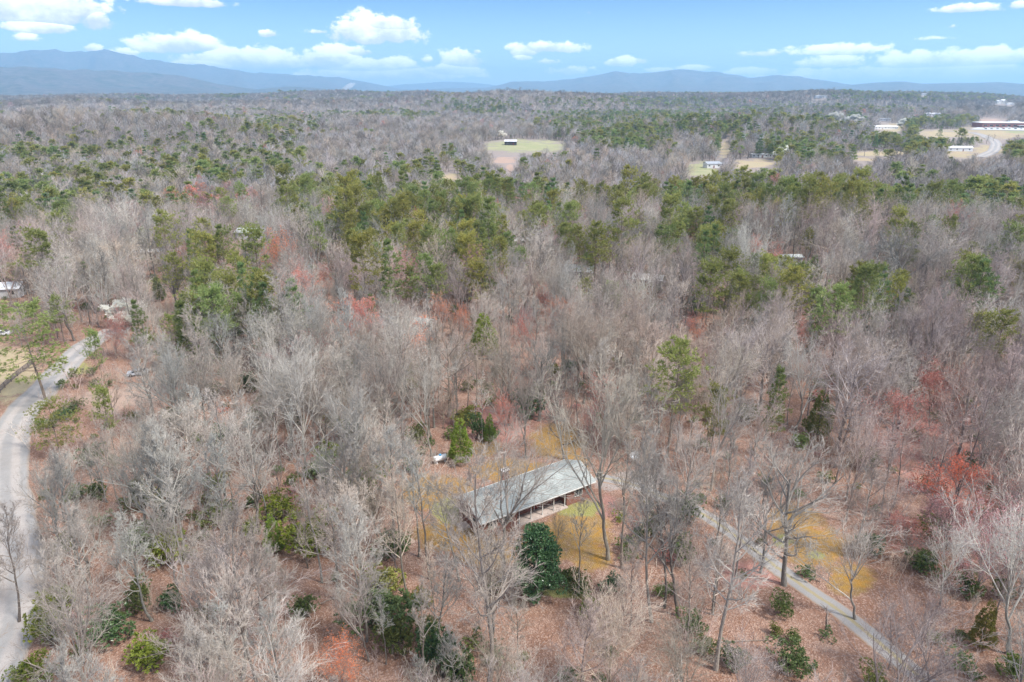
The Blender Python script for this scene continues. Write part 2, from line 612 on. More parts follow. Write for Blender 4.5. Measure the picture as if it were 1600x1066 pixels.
def grow(p0, d0, ln, k, r0, bend, wob, rg, taper=.25):
    """curved shoots: p0 (n,3), d0 (n,3), ln (n,), r0 (n,)"""
    n = len(p0)
    P = np.zeros((n, k, 3))
    P[:, 0] = p0
    d = nrm(d0)
    for j in range(1, k):
        d = nrm(d + np.array([0, 0, bend]) + rg.normal(0, wob, (n, 3)))
        P[:, j] = P[:, j - 1] + d * (ln / (k - 1))[:, None]
    R = r0[:, None] * np.linspace(1, taper, k)[None]
    return P, R


def side_dirs(T, ang, rg, flat=0.0):
    n = rg.normal(0, 1, T.shape)
    n[..., 2] *= (1 - flat)
    n = n - (n * T).sum(-1, keepdims=True) * T
    n = nrm(n)
    return T * np.cos(ang)[..., None] + n * np.sin(ang)[..., None]


def spawn(P, R, L, m, t0, t1, ang, ratio, k, bend, wob, rg, rmul=.6, rlen=.02, tap=.5, taper=.25):
    n = len(P)
    t = (np.arange(m)[None] + rg.random((n, m))) / m * (t1 - t0) + t0
    pos, T, r = sample_line(P, R, t)
    a = np.radians(ang) * rg.uniform(.7, 1.25, (n, m))
    d = side_dirs(T, a, rg)
    ln = L[:, None] * ratio * (1.12 - tap * t) * rg.uniform(.65, 1.25, (n, m))
    r0 = np.minimum(r * rmul, ln * rlen)
    P2, R2 = grow(pos.reshape(-1, 3), d.reshape(-1, 3), ln.ravel(), k, r0.ravel(), bend, wob, rg, taper)
    return P2, R2, ln.ravel()


def twig_spikes(P, R, L, m, t0, ang, ratio, up, rg, rad):
    n = len(P)
    t = (np.arange(m)[None] + rg.random((n, m))) / m * (1 - t0) + t0
    pos, T, r = sample_line(P, R, t)
    a = np.radians(ang) * rg.uniform(.5, 1.3, (n, m))
    d = side_dirs(T, a, rg) + np.array([0, 0, up])
    ln = (L[:, None] * ratio * (1.15 - .5 * t) * rg.uniform(.6, 1.3, (n, m))).ravel()
    p0 = pos.reshape(-1, 3)
    p1 = p0 + nrm(d.reshape(-1, 3)) * ln[:, None]
    rr = rad * rg.uniform(.7, 1.3, len(p0))
    return p0, p1, rr


FORMS = {
    # clear bole, trunk top, limbs, angle low/high, limb length, up bend, wobble
    'straight': dict(clear=.34, top=.97, n1=22, al=62, ah=28, len1=.30, bend=.10, wob=.07, r=.0105),
    'spreading': dict(clear=.22, top=.74, n1=15, al=72, ah=30, len1=.46, bend=.09, wob=.15, r=.014),
    'forked': dict(clear=.30, top=.50, n1=9, al=38, ah=17, len1=.60, bend=.05, wob=.07, r=.012),
    'slender': dict(clear=.45, top=.96, n1=16, al=48, ah=24, len1=.20, bend=.12, wob=.07, r=.0085),
    'brushy': dict(clear=.06, top=.30, n1=14, al=32, ah=10, len1=.78, bend=.05, wob=.06, r=.010),
}


def bare_tree(form, H, rg, m2=8, m3=7, m4=6, twig_r=.0125, sides=8):
    """returns (trunk verts, quads), (crown V, Q, T)"""
    f = FORMS[form]
    k = 9
    r0 = H * f['r']
    P = np.zeros((1, k, 3))
    z = np.linspace(0, H * f['top'], k)
    off = np.cumsum(rg.normal(0, H * .008, (k, 2)), axis=0)
    off -= off[0]
    P[0, :, :2] = off
    P[0, :, 2] = z
    rt = np.linspace(1, .16 if f['top'] > .9 else .5, k) * r0
    rt[0] *= 1.35
    R = rt[None]
    trunk = tubes(P, R, sides)
    n1 = f['n1']
    t = (np.arange(n1) + rg.random(n1) * .9) / n1 * (1 - f['clear']) + f['clear']
    if form in ('forked', 'brushy'):
        t = f['clear'] + (1 - f['clear']) * rg.random(n1) ** .6
        t = np.clip(t, 0, .99)
    tt = np.clip(t / 1.0, 0, .995)[None]
    pos, T, r = sample_line(P, R, tt)
    s = (t - f['clear']) / (1 - f['clear'])
    ang = np.radians(f['al'] + (f['ah'] - f['al']) * s) * rg.uniform(.8, 1.2, n1)
    azm = np.arange(n1) * 2.39996 + rg.normal(0, .4, n1)
    d = np.stack([np.sin(ang) * np.cos(azm), np.sin(ang) * np.sin(azm), np.cos(ang)], -1)
    env = .55 + .55 * np.sin(np.clip(s * .85 + .2, 0, 1) * PI) if form not in ('forked', 'brushy') else .75 + .3 * rg.random(n1)
    if form == 'straight' or form == 'slender':
        env = 1.15 - .75 * s
        env[rg.random(n1) < .2] *= .5
    ln = H * f['len1'] * env * rg.uniform(.8, 1.15, n1)
    rr = np.minimum(r[0] * .72, ln * .0165 + .01)
    B = []
    P1, R1 = grow(pos[0], d, ln, 8, rr, f['bend'], f['wob'], rg)
    if f['top'] > .9:
        pass
    P2, R2, L2 = spawn(P1, R1, ln, m2, .22, 1.0, 42, .46, 5, .07, .11, rg, rlen=.017)
    P3, R3, L3 = spawn(P2, R2, L2, m3, .15, 1.0, 40, .52, 4, .06, .13, rg, rlen=.016)
    g = Geo()
    v, q = tubes(P1, R1, 5)
    g.add(v, q)
    v, q = tubes(P2, R2, 4)
    g.add(v, q)
    v, q = tubes(P3, np.maximum(R3, twig_r * .8), 3)
    g.add(v, q)
    if m4:
        a, b, r4 = twig_spikes(P3, R3, L3, m4, .15, 42, .62, .18, rg, twig_r)
        v, tq = spikes(a, b, r4)
        g.add(v, None, tq)
    # the leader's own tip
    a, b, r4 = twig_spikes(P[:, -3:], R[:, -3:], np.array([H * .1]), 14, .1, 40, .6, .4, rg, twig_r * 1.5)
    v, tq = spikes(a, b, r4)
    g.add(v, None, tq)
    tips = P3[:, -1]
    return trunk, g, P3, L3


def blades(pos, dr, L, W, rg, spread=.8, n=10):
    """n thin leaf-shaped blades per point, fanned round the direction dr"""
    N = len(pos)
    p = np.repeat(pos, n, 0)
    d = nrm(np.repeat(dr, n, 0) + rg.normal(0, spread, (N * n, 3)))
    s = nrm(np.cross(d, rg.normal(0, 1, (N * n, 3))))
    l = (L * rg.uniform(.7, 1.3, N * n))[:, None]
    w = (W * rg.uniform(.7, 1.3, N * n))[:, None]
    V = np.stack([p, p + d * l * .5 + s * w * .5, p + d * l, p + d * l * .5 - s * w * .5], 1).reshape(-1, 3)
    Q = np.arange(N * n)[:, None] * 4 + np.arange(4)[None]
    return V, Q


def pine_tree(H, rg, style='virginia', tufts=9, nb=12, bl=.55, bw=.13, nbr=46, sides=8):
    """trunk+branches geometry, foliage geometry"""
    w = Geo()
    lf = Geo()
    k = 8
    P = np.zeros((1, k, 3))
    P[0, :, :2] = np.cumsum(rg.normal(0, H * .006, (k, 2)), 0)
    P[0, :, :2] -= P[0, 0, :2]
    P[0, :, 2] = np.linspace(0, H * .97, k)
    R = (np.linspace(1, .12, k) * H * .0105)[None]
    v, q = tubes(P, R, sides)
    w.add(v, q)
    if style == 'virginia':
        lo, wid = .45, .20
    elif style == 'white':
        lo, wid = .34, .20
    else:                                  # layered, broad
        lo, wid = .30, .34
    if style in ('white', 'layered'):
        nw = nbr // 5
        tz = np.repeat(np.linspace(lo, .97, nw) + rg.normal(0, .008, nw), 5)
        azm = np.tile(np.arange(5) * 2 * PI / 5, nw) + np.repeat(rg.random(nw) * 6, 5) + rg.normal(0, .25, nw * 5)
        n = len(tz)
    else:
        n = nbr
        tz = lo + (0.985 - lo) * rg.random(n) ** .8
        azm = np.arange(n) * 2.4 + rg.normal(0, .4, n)
    tz = np.clip(tz, 0, .99)
    s = (tz - lo) / (1 - lo)
    if style == 'virginia':
        env = np.sin(np.clip(.25 + s * .72, 0, 1) * PI) ** .6 + .12
        el = np.radians(5 + 45 * s)
    elif style == 'white':
        env = (1.05 - .85 * s) * rg.uniform(.7, 1.1, n)
        el = np.radians(-4 + 38 * s ** 2)
    else:
        env = np.sin(np.clip(.3 + s * .66, 0, 1) * PI) ** .5
        el = np.radians(-8 + 25 * s)
    # lopsided crown
    lop = 1 + .3 * np.cos(azm - rg.random() * 6.28)
    ln = H * wid * env * lop * rg.uniform(.6, 1.2, n)
    pos, T, r = sample_line(P, R, tz[None])
    d = np.stack([np.cos(el) * np.cos(azm), np.cos(el) * np.sin(azm), np.sin(el)], -1)
    P1, R1 = grow(pos[0], d, ln, 5, np.minimum(r[0] * .5, .02 + ln * .012), .05, .08, rg)
    v, q = tubes(P1, R1, 4)
    w.add(v, q)
    # tufts along outer parts and on side shoots
    m = tufts
    t = .35 + .65 * (np.arange(m)[None] + rg.random((n, m))) / m
    pp, TT, _ = sample_line(P1, R1, t)
    sd = nrm(np.cross(TT, np.array([0, 0, 1.0])))
    lat = rg.normal(0, .30, (n, m, 1)) * ln[:, None, None] * (1.1 - t[..., None] * .6)
    pp = pp + sd * lat + np.array([0, 0, 1]) * rg.normal(.1, .18, (n, m, 1))
    upb = .45 if style != 'layered' else .12
    dd = nrm(TT + sd * np.sign(lat) * .5 + np.array([0, 0, upb]))
    v, q = blades(pp.reshape(-1, 3), dd.reshape(-1, 3), bl, bw, rg, .62 if style != 'layered' else .5, nb)
    lf.add(v, q)
    # leader
    top = P[0, -1][None] + rg.normal(0, .3, (6, 3)) * np.array([1, 1, .6])
    v, q = blades(top, np.tile([[0, 0, 1.0]], (6, 1)), bl, bw, rg, .7, nb)
    lf.add(v, q)
    return w, lf


def cone_tree(H, W, rg, n=1500, nb=7, bl=.34, bw=.10, power=1.0, blunt=.05):
    """dense conical evergreen: cedar"""
    w = Geo()
    w.tube([(0, 0, 0), (0, 0, H * .5), (0, 0, H * .96)], [H * .014 + .04, H * .008 + .02, .015], 7)
    t = 1 - np.sqrt(rg.random(n))
    t = np.clip(t * .98 + .02, 0, 1)
    azm = rg.random(n) * 2 * PI
    lobes = 1 + .16 * np.sin(azm * 3 + t * 9 + rg.random() * 6) + .12 * np.sin(azm * 5 - t * 14)
    rad = W * .5 * ((1 - t) ** power + blunt) * lobes * np.clip(.35 + t * 8, 0, 1) * (.55 + .5 * rg.random(n) ** .5)
    p = np.stack([np.cos(azm) * rad, np.sin(azm) * rad, .06 * H + t * H * .93], -1)
    d = np.stack([np.cos(azm), np.sin(azm), np.full(n, .75)], -1)
    lf = Geo()
    v, q = blades(p, nrm(d), bl, bw, rg, .45, nb)
    lf.add(v, q)
    nbr = 26
    tb = rg.random(nbr) * .8 + .06
    ab = rg.random(nbr) * 6.28
    p0 = np.stack([0 * tb, 0 * tb, tb * H * .9], -1)
    p1 = p0 + np.stack([np.cos(ab), np.sin(ab), np.full(nbr, .5)], -1) * (W * .42 * (1 - tb))[:, None]
    v, tq = spikes(p0, p1, np.full(nbr, .025))
    w.add(v, None, tq)
    return w, lf


def leafy_bush(H, W, rg, n=500, nb=10, bl=.2, bw=.09, stems=5, gap=.35):
    """broadleaf evergreen: several domes of leaf clusters over a few stems"""
    w = Geo()
    lf = Geo()
    nd = max(4, int(6 + W * 1.2))
    cen = np.stack([rg.normal(0, W * .22, nd), rg.normal(0, W * .22, nd), H * rg.uniform(.35, .8, nd)], -1)
    cen[0] = (0, 0, H * .78)
    cr = np.minimum(W, H) * rg.uniform(.20, .34, nd)
    for i in range(nd):
        m = int(n / nd)
        u = nrm(rg.normal(0, 1, (m, 3)))
        keep = rg.random(m) > gap * (u[:, 2] < -.2)
        u = u[keep]
        rr = cr[i] * (.72 + .34 * rg.random(len(u)))
        p = cen[i] + u * rr[:, None] * np.array([1.1, 1.1, .95])
        p[:, 2] = np.maximum(p[:, 2], .08)
        v, q = blades(p, nrm(u + np.array([0, 0, .25])), bl, bw, rg, .75, nb)
        lf.add(v, q)
        w.tube([(rg.normal(0, .08), rg.normal(0, .08), 0), tuple(cen[i] * np.array([.5, .5, .55])), tuple(cen[i])], [.035 + H * .006, .03 + H * .003, .012], 5)
    return w, lf


PROTO = bpy.data.collections.new('prototypes')          # not linked to the scene: meshes for the woods too many to count


def proto(name, me, color=(1, 1, 1)):
    o = bpy.data.objects.new(name, me)
    o.color = (*color, 1)
    return o

# ------------------------------------------------------------------ ground masks, given where the photo shows them
# (mask, photo x, photo y, half width, half height)
PATCH = [
    ('moss', 870, 690, 38, 24), ('moss', 800, 735, 60, 16), ('moss', 690, 772, 48, 26), ('moss', 655, 765, 26, 22), ('moss', 905, 830, 46, 34), ('moss', 860, 850, 50, 24),
    ('moss', 700, 835, 44, 26), ('moss', 760, 862, 40, 22), ('moss', 925, 870, 30, 20), ('moss', 1240, 815, 40, 24), ('moss', 1275, 855, 46, 30), ('moss', 1330, 905, 34, 22), ('moss', 895, 735, 22, 30), ('moss', 760, 700, 20, 12),
    ('grass', 700, 800, 26, 20), ('grass', 905, 795, 36, 12), ('grass', 1225, 845, 16, 10), ('grass', 1275, 868, 14, 7), ('grass', 885, 925, 36, 10), ('grass', 60, 605, 30, 20), ('grass', 120, 575, 20, 12),
    ('pink', 770, 665, 70, 30), ('pink', 830, 630, 60, 30), ('pink', 950, 800, 20, 26), ('pink', 1170, 900, 50, 22), ('pink', 1480, 690, 110, 80), ('pink', 1540, 800, 80, 60),
    ('gravel', 1000, 750, 50, 16), ('gravel', 960, 755, 30, 12),
    ('dirt', 190, 622, 60, 12), ('dirt', 260, 606, 60, 7), ('dirt', 330, 600, 50, 5), ('dirt', 165, 640, 22, 10),
    ('tan', 10, 585, 46, 38), ('tan', -60, 600, 60, 60),
    ('meadow', 820, 229, 78, 11), ('meadow', 1098, 264, 30, 12), ('tan', 1180, 257, 42, 8), ('tan', 1133, 233, 10, 14), ('dirt', 790, 251, 24, 6), ('dirt', 797, 262, 6, 8), ('tan', 700, 278, 26, 6),
    ('tan', 1395, 200, 22, 7), ('tan', 1480, 209, 60, 7), ('tan', 1560, 206, 60, 12), ('tan', 1545, 235, 30, 8), ('tan', 1500, 241, 26, 6), ('dirt', 1550, 191, 26, 7), ('meadow', 1590, 206, 26, 3), ('tan', 1372, 240, 60, 4), ('tan', 1350, 249, 20, 4),
]
ROAD = [(180, 515), (150, 530), (128, 546), (100, 574), (66, 610), (34, 645), (14, 685), (8, 740), (12, 800), (20, 860), (24, 910), (18, 960), (0, 1010), (-40, 1080), (-110, 1150)]
DRIVE = [(930, 745), (985, 756), (1030, 775), (1075, 792), (1112, 812), (1160, 846), (1215, 888), (1265, 924), (1310, 954), (1360, 994), (1410, 1036), (1455, 1074), (1500, 1120)]
FARROAD = [(1470, 205), (1520, 208), (1545, 216), (1556, 224), (1552, 236), (1530, 246), (1600, 232), (1640, 214)][:6]


def in_patch(kind, px, py, r):
    out = np.zeros(np.shape(px))
    for k, cx, cyy, a, b in PATCH:
        if k != kind:
            continue
        d0 = PATCH_D[(k, cx, cyy)]
        q = (1.35 if d0 < 300 else 1.15) - np.sqrt(((px - cx) / a) ** 2 + ((py - cyy) / b) ** 2) * .85
        q = np.where((r > d0 * .6) & (r < d0 * 1.6), q, 0)
        out = np.maximum(out, np.clip(q, 0, 1))
    return out


PATCH_D = {}
for k, cx, cyy, a, b in PATCH:
    p = ground(cx, cyy)
    PATCH_D[(k, cx, cyy)] = math.hypot(p[0], p[1])


def build_ground():
    aa = np.concatenate([np.linspace(-180, -56, 34)[:-1], np.linspace(-56, -42, 20)[:-1], np.linspace(-42, 42, 300)[:-1], np.linspace(42, 56, 20)[:-1], np.linspace(56, 180, 34)[:-1]])
    rr = np.concatenate([np.geomspace(4, 36, 22)[:-1], np.geomspace(36, 700, 330)[:-1], np.geomspace(700, 6000, 120)[:-1], np.geomspace(6000, 24000, 120)])
    A, Rr = np.meshgrid(np.radians(aa), rr)
    X = Rr * np.sin(A)
    Y = Rr * np.cos(A)
    Z = height(X, Y)
    nr, na = X.shape
    V = np.stack([X, Y, Z], -1).reshape(-1, 3)
    i = np.arange(nr - 1)[:, None] * na
    j = np.arange(na)[None]
    j1 = (j + 1) % na
    Q = np.stack([i + j, i + j1, i + na + j1, i + na + j], -1).reshape(-1, 4)[:, ::-1]
    c = len(V)
    V = np.concatenate([V, [[0, 0, float(height(0., 0.01))]]])
    T = np.stack([np.full(na, c), np.arange(na), (np.arange(na) + 1) % na], -1)[:, ::-1]
    m, t, p = new_mat('leaf_littered_ground')
    me = mesh_np('ground', V, Q, T, [m], True)
    pr = project(V)
    ok = (pr[:, 2] > 5)
    px = np.where(ok, pr[:, 0], -9999)
    py = np.where(ok, pr[:, 1], -9999)
    r = np.hypot(V[:, 0], V[:, 1])
    for k in ('moss', 'grass', 'pink', 'gravel', 'dirt', 'tan', 'meadow'):
        at = me.attributes.new(k, 'FLOAT', 'POINT')
        at.data.foreach_set('value', in_patch(k, px, py, r).astype(np.float32))
    at = me.attributes.new('mid', 'FLOAT', 'POINT')
    at.data.foreach_set('value', sstep(r, 260, 480).astype(np.float32))
    at = me.attributes.new('far', 'FLOAT', 'POINT')
    at.data.foreach_set('value', sstep(r, 2500, 5000).astype(np.float32))
    # material
    geo = t.n.new('ShaderNodeNewGeometry')
    pos = geo.outputs['Position']
    n_big = t.noise(pos, .05, 4, .6)
    n_mid = t.noise(pos, .45, 5, .65)
    n_fine = t.noise(pos, 2.4, 4, .7)
    vor = t.n.new('ShaderNodeTexVoronoi')
    t.l.new(pos, vor.inputs['Vector'])
    vor.inputs['Scale'].default_value = 6.0
    lr = t.n.new('ShaderNodeSeparateColor')
    t.l.new(vor.outputs['Color'], lr.inputs[0])
    litter = t.mix(t.ramp(n_big, .3, .7), (.245, .142, .100), (.295, .195, .155))
    n_drift = t.noise(pos, .16, 5, .7, 1.2)
    litter = t.mix(t.ramp(n_drift, .52, .72, 0, .7), litter, (.33, .235, .185))
    litter = t.mix(t.ramp(n_drift, .30, .46, .6, 0), litter, (.135, .085, .062))
    litter = t.mix(t.ramp(n_mid, .35, .7), litter, (.20, .105, .068))
    litter = t.mix(t.m('MULTIPLY', t.m('GREATER_THAN', lr.outputs[0], .72), .55), litter, (.39, .28, .225))
    litter = t.mix(t.m('MULTIPLY', t.m('LESS_THAN', lr.outputs[1], .22), .5), litter, (.13, .078, .06))
    edge = t.m('ADD', t.m('MULTIPLY', t.m('SUBTRACT', n_mid, .5), 1.5), t.m('MULTIPLY', t.m('SUBTRACT', n_fine, .5), .8))

    edge = t.m('ADD', edge, t.m('MULTIPLY', t.m('MULTIPLY', t.m('SUBTRACT', n_big, .5), 2.6), t.attr('mid')))

    def layer(base, name, col, lo=.25, hi=.6, amt=1.0):
        f = t.ramp(t.m('ADD', t.attr(name), t.m('MULTIPLY', edge, t.ramp(t.attr(name), 0, .2))), lo, hi, 0, amt, True)
        return t.mix(f, base, col)
    wood_floor = t.mix(n_mid, (.21, .175, .16), (.28, .24, .22))
    c = t.mix(t.attr('mid'), litter, wood_floor)
    c = layer(c, 'pink', t.mix(n_fine, (.36, .15, .125), (.40, .24, .20)), .3, .8, .7)
    c = layer(c, 'moss', t.mix(t.ramp(n_mid, .3, .7), (.34, .165, .026), (.21, .18, .058)), .22, .62, .92)
    c = t.mix(t.m('MULTIPLY', t.ramp(t.attr('moss'), 0, .2), t.ramp(t.m('ADD', n_mid, t.m('MULTIPLY', n_fine, .5)), .66, .93, 0, .72)), c, litter)
    c = layer(c, 'grass', t.mix(t.ramp(n_fine, .3, .7), (.20, .22, .055), (.29, .27, .12)), .3, .7, .85)
    c = layer(c, 'gravel', t.mix(n_fine, (.25, .235, .22), (.36, .345, .33)), .3, .75, .65)
    c = layer(c, 'dirt', t.mix(n_fine, (.29, .20, .155), (.38, .285, .235)), .25, .6)
    c = layer(c, 'tan', t.mix(t.ramp(n_big, .3, .7), (.36, .275, .18), (.31, .27, .175)), .25, .6)
    c = layer(c, 'meadow', t.mix(t.ramp(n_big, .35, .65), (.215, .235, .12), (.29, .275, .17)), .25, .6)
    # distant wooded slopes, where single trees can no longer be told apart
    n_hill = t.noise(pos, .0042, 7, .68)
    n_hill2 = t.noise(pos, .016, 6, .7)
    hill = t.mix(t.ramp(n_hill, .42, .62), (.070, .058, .055), (.022, .036, .024))
    hill = t.mix(t.ramp(n_hill2, .42, .68, 0, .9), hill, (.15, .125, .11))
    c = t.mix(t.attr('far'), c, hill)
    t.l.new(c, p.inputs['Base Color'])
    p.inputs['Roughness'].default_value = .97
    p.inputs['Specular IOR Level'].default_value = .08
    b = t.n.new('ShaderNodeBump')
    b.inputs['Distance'].default_value = .12
    b.inputs['Strength'].default_value = .8
    t.l.new(t.m('ADD', n_fine, vor.outputs['Distance']), b.inputs['Height'])
    t.l.new(b.outputs[0], p.inputs['Normal'])
    o = obj('ground', me)
    tag(o, 'leaf-littered rolling ground running out to blue mountains', kind='structure')
    return o


build_ground()


def smooth_line(pts, step=1.2):
    P = np.array([ground(*p)[:2] for p in pts])
    # Catmull-Rom
    out = []
    for i in range(len(P) - 1):
        p0, p1, p2, p3 = P[max(i - 1, 0)], P[i], P[i + 1], P[min(i + 2, len(P) - 1)]
        n = max(2, int(np.linalg.norm(p2 - p1) / step))
        for k in range(n):
            u = k / n
            out.append(.5 * ((2 * p1) + (-p0 + p2) * u + (2 * p0 - 5 * p1 + 4 * p2 - p3) * u * u + (-p0 + 3 * p1 - 3 * p2 + p3) * u ** 3))
    out.append(P[-1])
    return np.array(out)


def ribbon(name, line, width, mat, lift, na=13, label=''):
    d = nrm(np.gradient(line, axis=0))
    s = np.stack([d[:, 1], -d[:, 0]], -1)
    ac = np.linspace(-1, 1, na)
    wob = 1 + .07 * vnoise(np.arange(len(line)) * 1.0, np.zeros(len(line)), 6, 4) + .04 * vnoise(np.arange(len(line)) * 1.0, np.zeros(len(line)), 2, 9)
    XY = line[:, None] + s[:, None] * (ac[None, :, None] * (width / 2 * wob)[:, None, None])
    Z = height(XY[..., 0], XY[..., 1]) + lift - .05 * (np.abs(ac)[None] ** 6)
    V = np.concatenate([XY, Z[..., None]], -1).reshape(-1, 3)
    n = len(line)
    i = np.arange(n - 1)[:, None] * na
    j = np.arange(na - 1)[None]
    Q = np.stack([i + j, i + j + 1, i + na + j + 1, i + na + j], -1).reshape(-1, 4)
    me = mesh_np(name, V, Q, None, [mat], True)
    at = me.attributes.new('across', 'FLOAT', 'POINT')
    at.data.foreach_set('value', np.tile(ac, n).astype(np.float32))
    o = obj(name, me)
    if me.polygons[0].normal.z < 0:
        me.flip_normals()
    return tag(o, label, kind='structure')


def road_mat():
    m, t, p = new_mat('worn_pale_road')
    geo = t.n.new('ShaderNodeNewGeometry')
    ac = t.attr('across')
    n1 = t.noise(geo.outputs['Position'], .5, 5, .65)
    n2 = t.noise(geo.outputs['Position'], 9, 3, .7)
    ab = t.m('ABSOLUTE', t.m('ADD', ac, t.m('MULTIPLY', t.m('SUBTRACT', n1, .5), .25)))
    track = t.ramp(t.m('ABSOLUTE', t.m('SUBTRACT', ab, .42)), .08, .3, 1, 0, True)
    c = t.mix(n1, (.20, .195, .19), (.33, .318, .308))
    c = t.mix(t.m('MULTIPLY', track, .8), c, (.37, .335, .31))
    c = t.mix(t.ramp(n2, .45, .7, 0, .45), c, (.17, .155, .145))
    n3 = t.noise(geo.outputs['Position'], .16, 4, .6)
    c = t.mix(t.ramp(n3, .5, .68, 0, .5), c, (.20, .175, .155))
    c = t.mix(t.ramp(t.m('ADD', ab, t.m('MULTIPLY', t.m('SUBTRACT', n2, .5), .4)), .86, 1.02), c, (.27, .20, .15))
    t.l.new(c, p.inputs['Base Color'])
    p.inputs['Roughness'].default_value = .9
    return m


def drive_mat():
    m, t, p = new_mat('gravel_track')
    geo = t.n.new('ShaderNodeNewGeometry')
    ac = t.attr('across')
    n1 = t.noise(geo.outputs['Position'], .8, 5, .65)
    n2 = t.noise(geo.outputs['Position'], 7, 3, .7)
    ab = t.m('ABSOLUTE', t.m('ADD', ac, t.m('MULTIPLY', t.m('SUBTRACT', n1, .5), .3)))
    c = t.mix(n2, (.19, .18, .175), (.33, .315, .30))
    mid = t.ramp(t.m('ADD', ab, t.m('MULTIPLY', t.m('SUBTRACT', n2, .5), .25)), .10, .26, 1, 0, True)
    c = t.mix(t.m('MULTIPLY', mid, .85), c, (.28, .235, .13))
    c = t.mix(t.ramp(t.m('ADD', ab, t.m('MULTIPLY', t.m('SUBTRACT', n2, .5), .5)), .74, .98), c, (.27, .165, .10))
    t.l.new(c, p.inputs['Base Color'])
    p.inputs['Roughness'].default_value = .95
    b = t.n.new('ShaderNodeBump')
    b.inputs['Distance'].default_value = .04
    t.l.new(n2, b.inputs['Height'])
    t.l.new(b.outputs[0], p.inputs['Normal'])
    return m


ROAD_L = smooth_line(ROAD)
DRIVE_L = smooth_line(DRIVE)
M_ROAD = road_mat()
ribbon('road', ROAD_L, 6.9, M_ROAD, .07, label='pale worn road curving along the edge of the woods')
ribbon('driveway', DRIVE_L, 2.9, drive_mat(), .06, label='gravel driveway with two pale wheel tracks')
ribbon('far_road', smooth_line(FARROAD, 6), 12.0, M_ROAD, .25, 7, 'distant pale highway bend below the brick building')

# ------------------------------------------------------------------ building materials
def brick_mat(name, c1, c2, mortar, scale):
    m, t, p = new_mat(name)
    tc = t.n.new('ShaderNodeTexCoord')
    sep = t.n.new('ShaderNodeSeparateXYZ')
    t.l.new(tc.outputs['Object'], sep.inputs[0])
    cb = t.n.new('ShaderNodeCombineXYZ')
    t.l.new(t.m('ADD', sep.outputs[0], sep.outputs[1]), cb.inputs[0])
    t.l.new(sep.outputs[2], cb.inputs[1])
    b = t.n.new('ShaderNodeTexBrick')
    t.l.new(cb.outputs[0], b.inputs['Vector'])
    b.inputs['Color1'].default_value = (*c1, 1)
    b.inputs['Color2'].default_value = (*c2, 1)
    b.inputs['Mortar'].default_value = (*mortar, 1)
    b.inputs['Scale'].default_value = scale
    b.inputs['Mortar Size'].default_value = .03
    b.inputs['Brick Width'].default_value = .46
    b.inputs['Row Height'].default_value = .16
    n = t.noise(tc.outputs['Object'], 1.1, 5, .65)
    c = t.mix(t.ramp(n, .3, .7), b.outputs['Color'], t.mix(.5, b.outputs['Color'], (.12, .055, .04)))
    t.l.new(c, p.inputs['Base Color'])
    p.inputs['Roughness'].default_value = .9
    bp = t.n.new('ShaderNodeBump')
    bp.inputs['Distance'].default_value = .01
    t.l.new(b.outputs['Fac'], bp.inputs['Height'])
    bp.invert = True
    t.l.new(bp.outputs[0], p.inputs['Normal'])
    return m


def shingle_mat(name, c1, c2, row=.28):
    m, t, p = new_mat(name)
    tc = t.n.new('ShaderNodeTexCoord')
    b = t.n.new('ShaderNodeTexBrick')
    t.l.new(tc.outputs['Object'], b.inputs['Vector'])
    b.inputs['Color1'].default_value = (*c1, 1)
    b.inputs['Color2'].default_value = (*c2, 1)
    b.inputs['Mortar'].default_value = tuple(q * .55 for q in c1) + (1,)
    b.inputs['Scale'].default_value = 1.0
    b.inputs['Brick Width'].default_value = .9
    b.inputs['Row Height'].default_value = row
    b.inputs['Mortar Size'].default_value = .018
    n = t.noise(tc.outputs['Object'], .55, 6, .7, .5)
    n2 = t.noise(tc.outputs['Object'], 5, 4, .7)
    c = t.mix(t.ramp(n, .35, .68, 0, .9), b.outputs['Color'], tuple(q * .60 for q in c1))
    st = t.n.new('ShaderNodeMapping')
    st.inputs['Scale'].default_value = (1.6, .22, 1)
    t.l.new(tc.outputs['Object'], st.inputs[0])
    c = t.mix(t.ramp(t.noise(st.outputs[0], 1.2, 5, .7), .5, .75, 0, .35), c, (.18, .185, .17))
    c = t.mix(t.ramp(n2, .55, .75, 0, .6), c, (.27, .20, .15))
    t.l.new(c, p.inputs['Base Color'])
    p.inputs['Roughness'].default_value = .85
    return m


M_BRICK = brick_mat('red_brick', (.30, .085, .055), (.22, .060, .042), (.30, .22, .18), 1.0)
M_SHINGLE = shingle_mat('grey_green_shingles', (.29, .312, .297), (.345, .362, .345))
M_WHITE = simple_mat('white_painted_trim', (.52, .51, .48), .6, .15)
M_CONC = simple_mat('weathered_concrete', (.42, .35, .31), .9, .2, 2.0)
M_GLASS = simple_mat('dark_window_glass', (.025, .03, .035), .08, .2)
M_DOOR = simple_mat('dark_red_door', (.16, .035, .03), .5, .15)
M_DARK = simple_mat('dark_rubber', (.02, .02, .02), .8, .2)
M_STEELW = simple_mat('white_enamel_tank', (.72, .73, .74), .35, .06)
M_BLUE = simple_mat('blue_plastic_lid', (.06, .27, .50), .45, .1)
M_LOG = simple_mat('cut_log_wood', (.22, .17, .14), .95, .4, 6.0)
M_LOGEND = simple_mat('log_end_grain', (.46, .38, .31), .95, .25, 9.0)


def rotz(a):
    return np.array([[math.cos(a), -math.sin(a), 0], [math.sin(a), math.cos(a), 0], [0, 0, 1]])


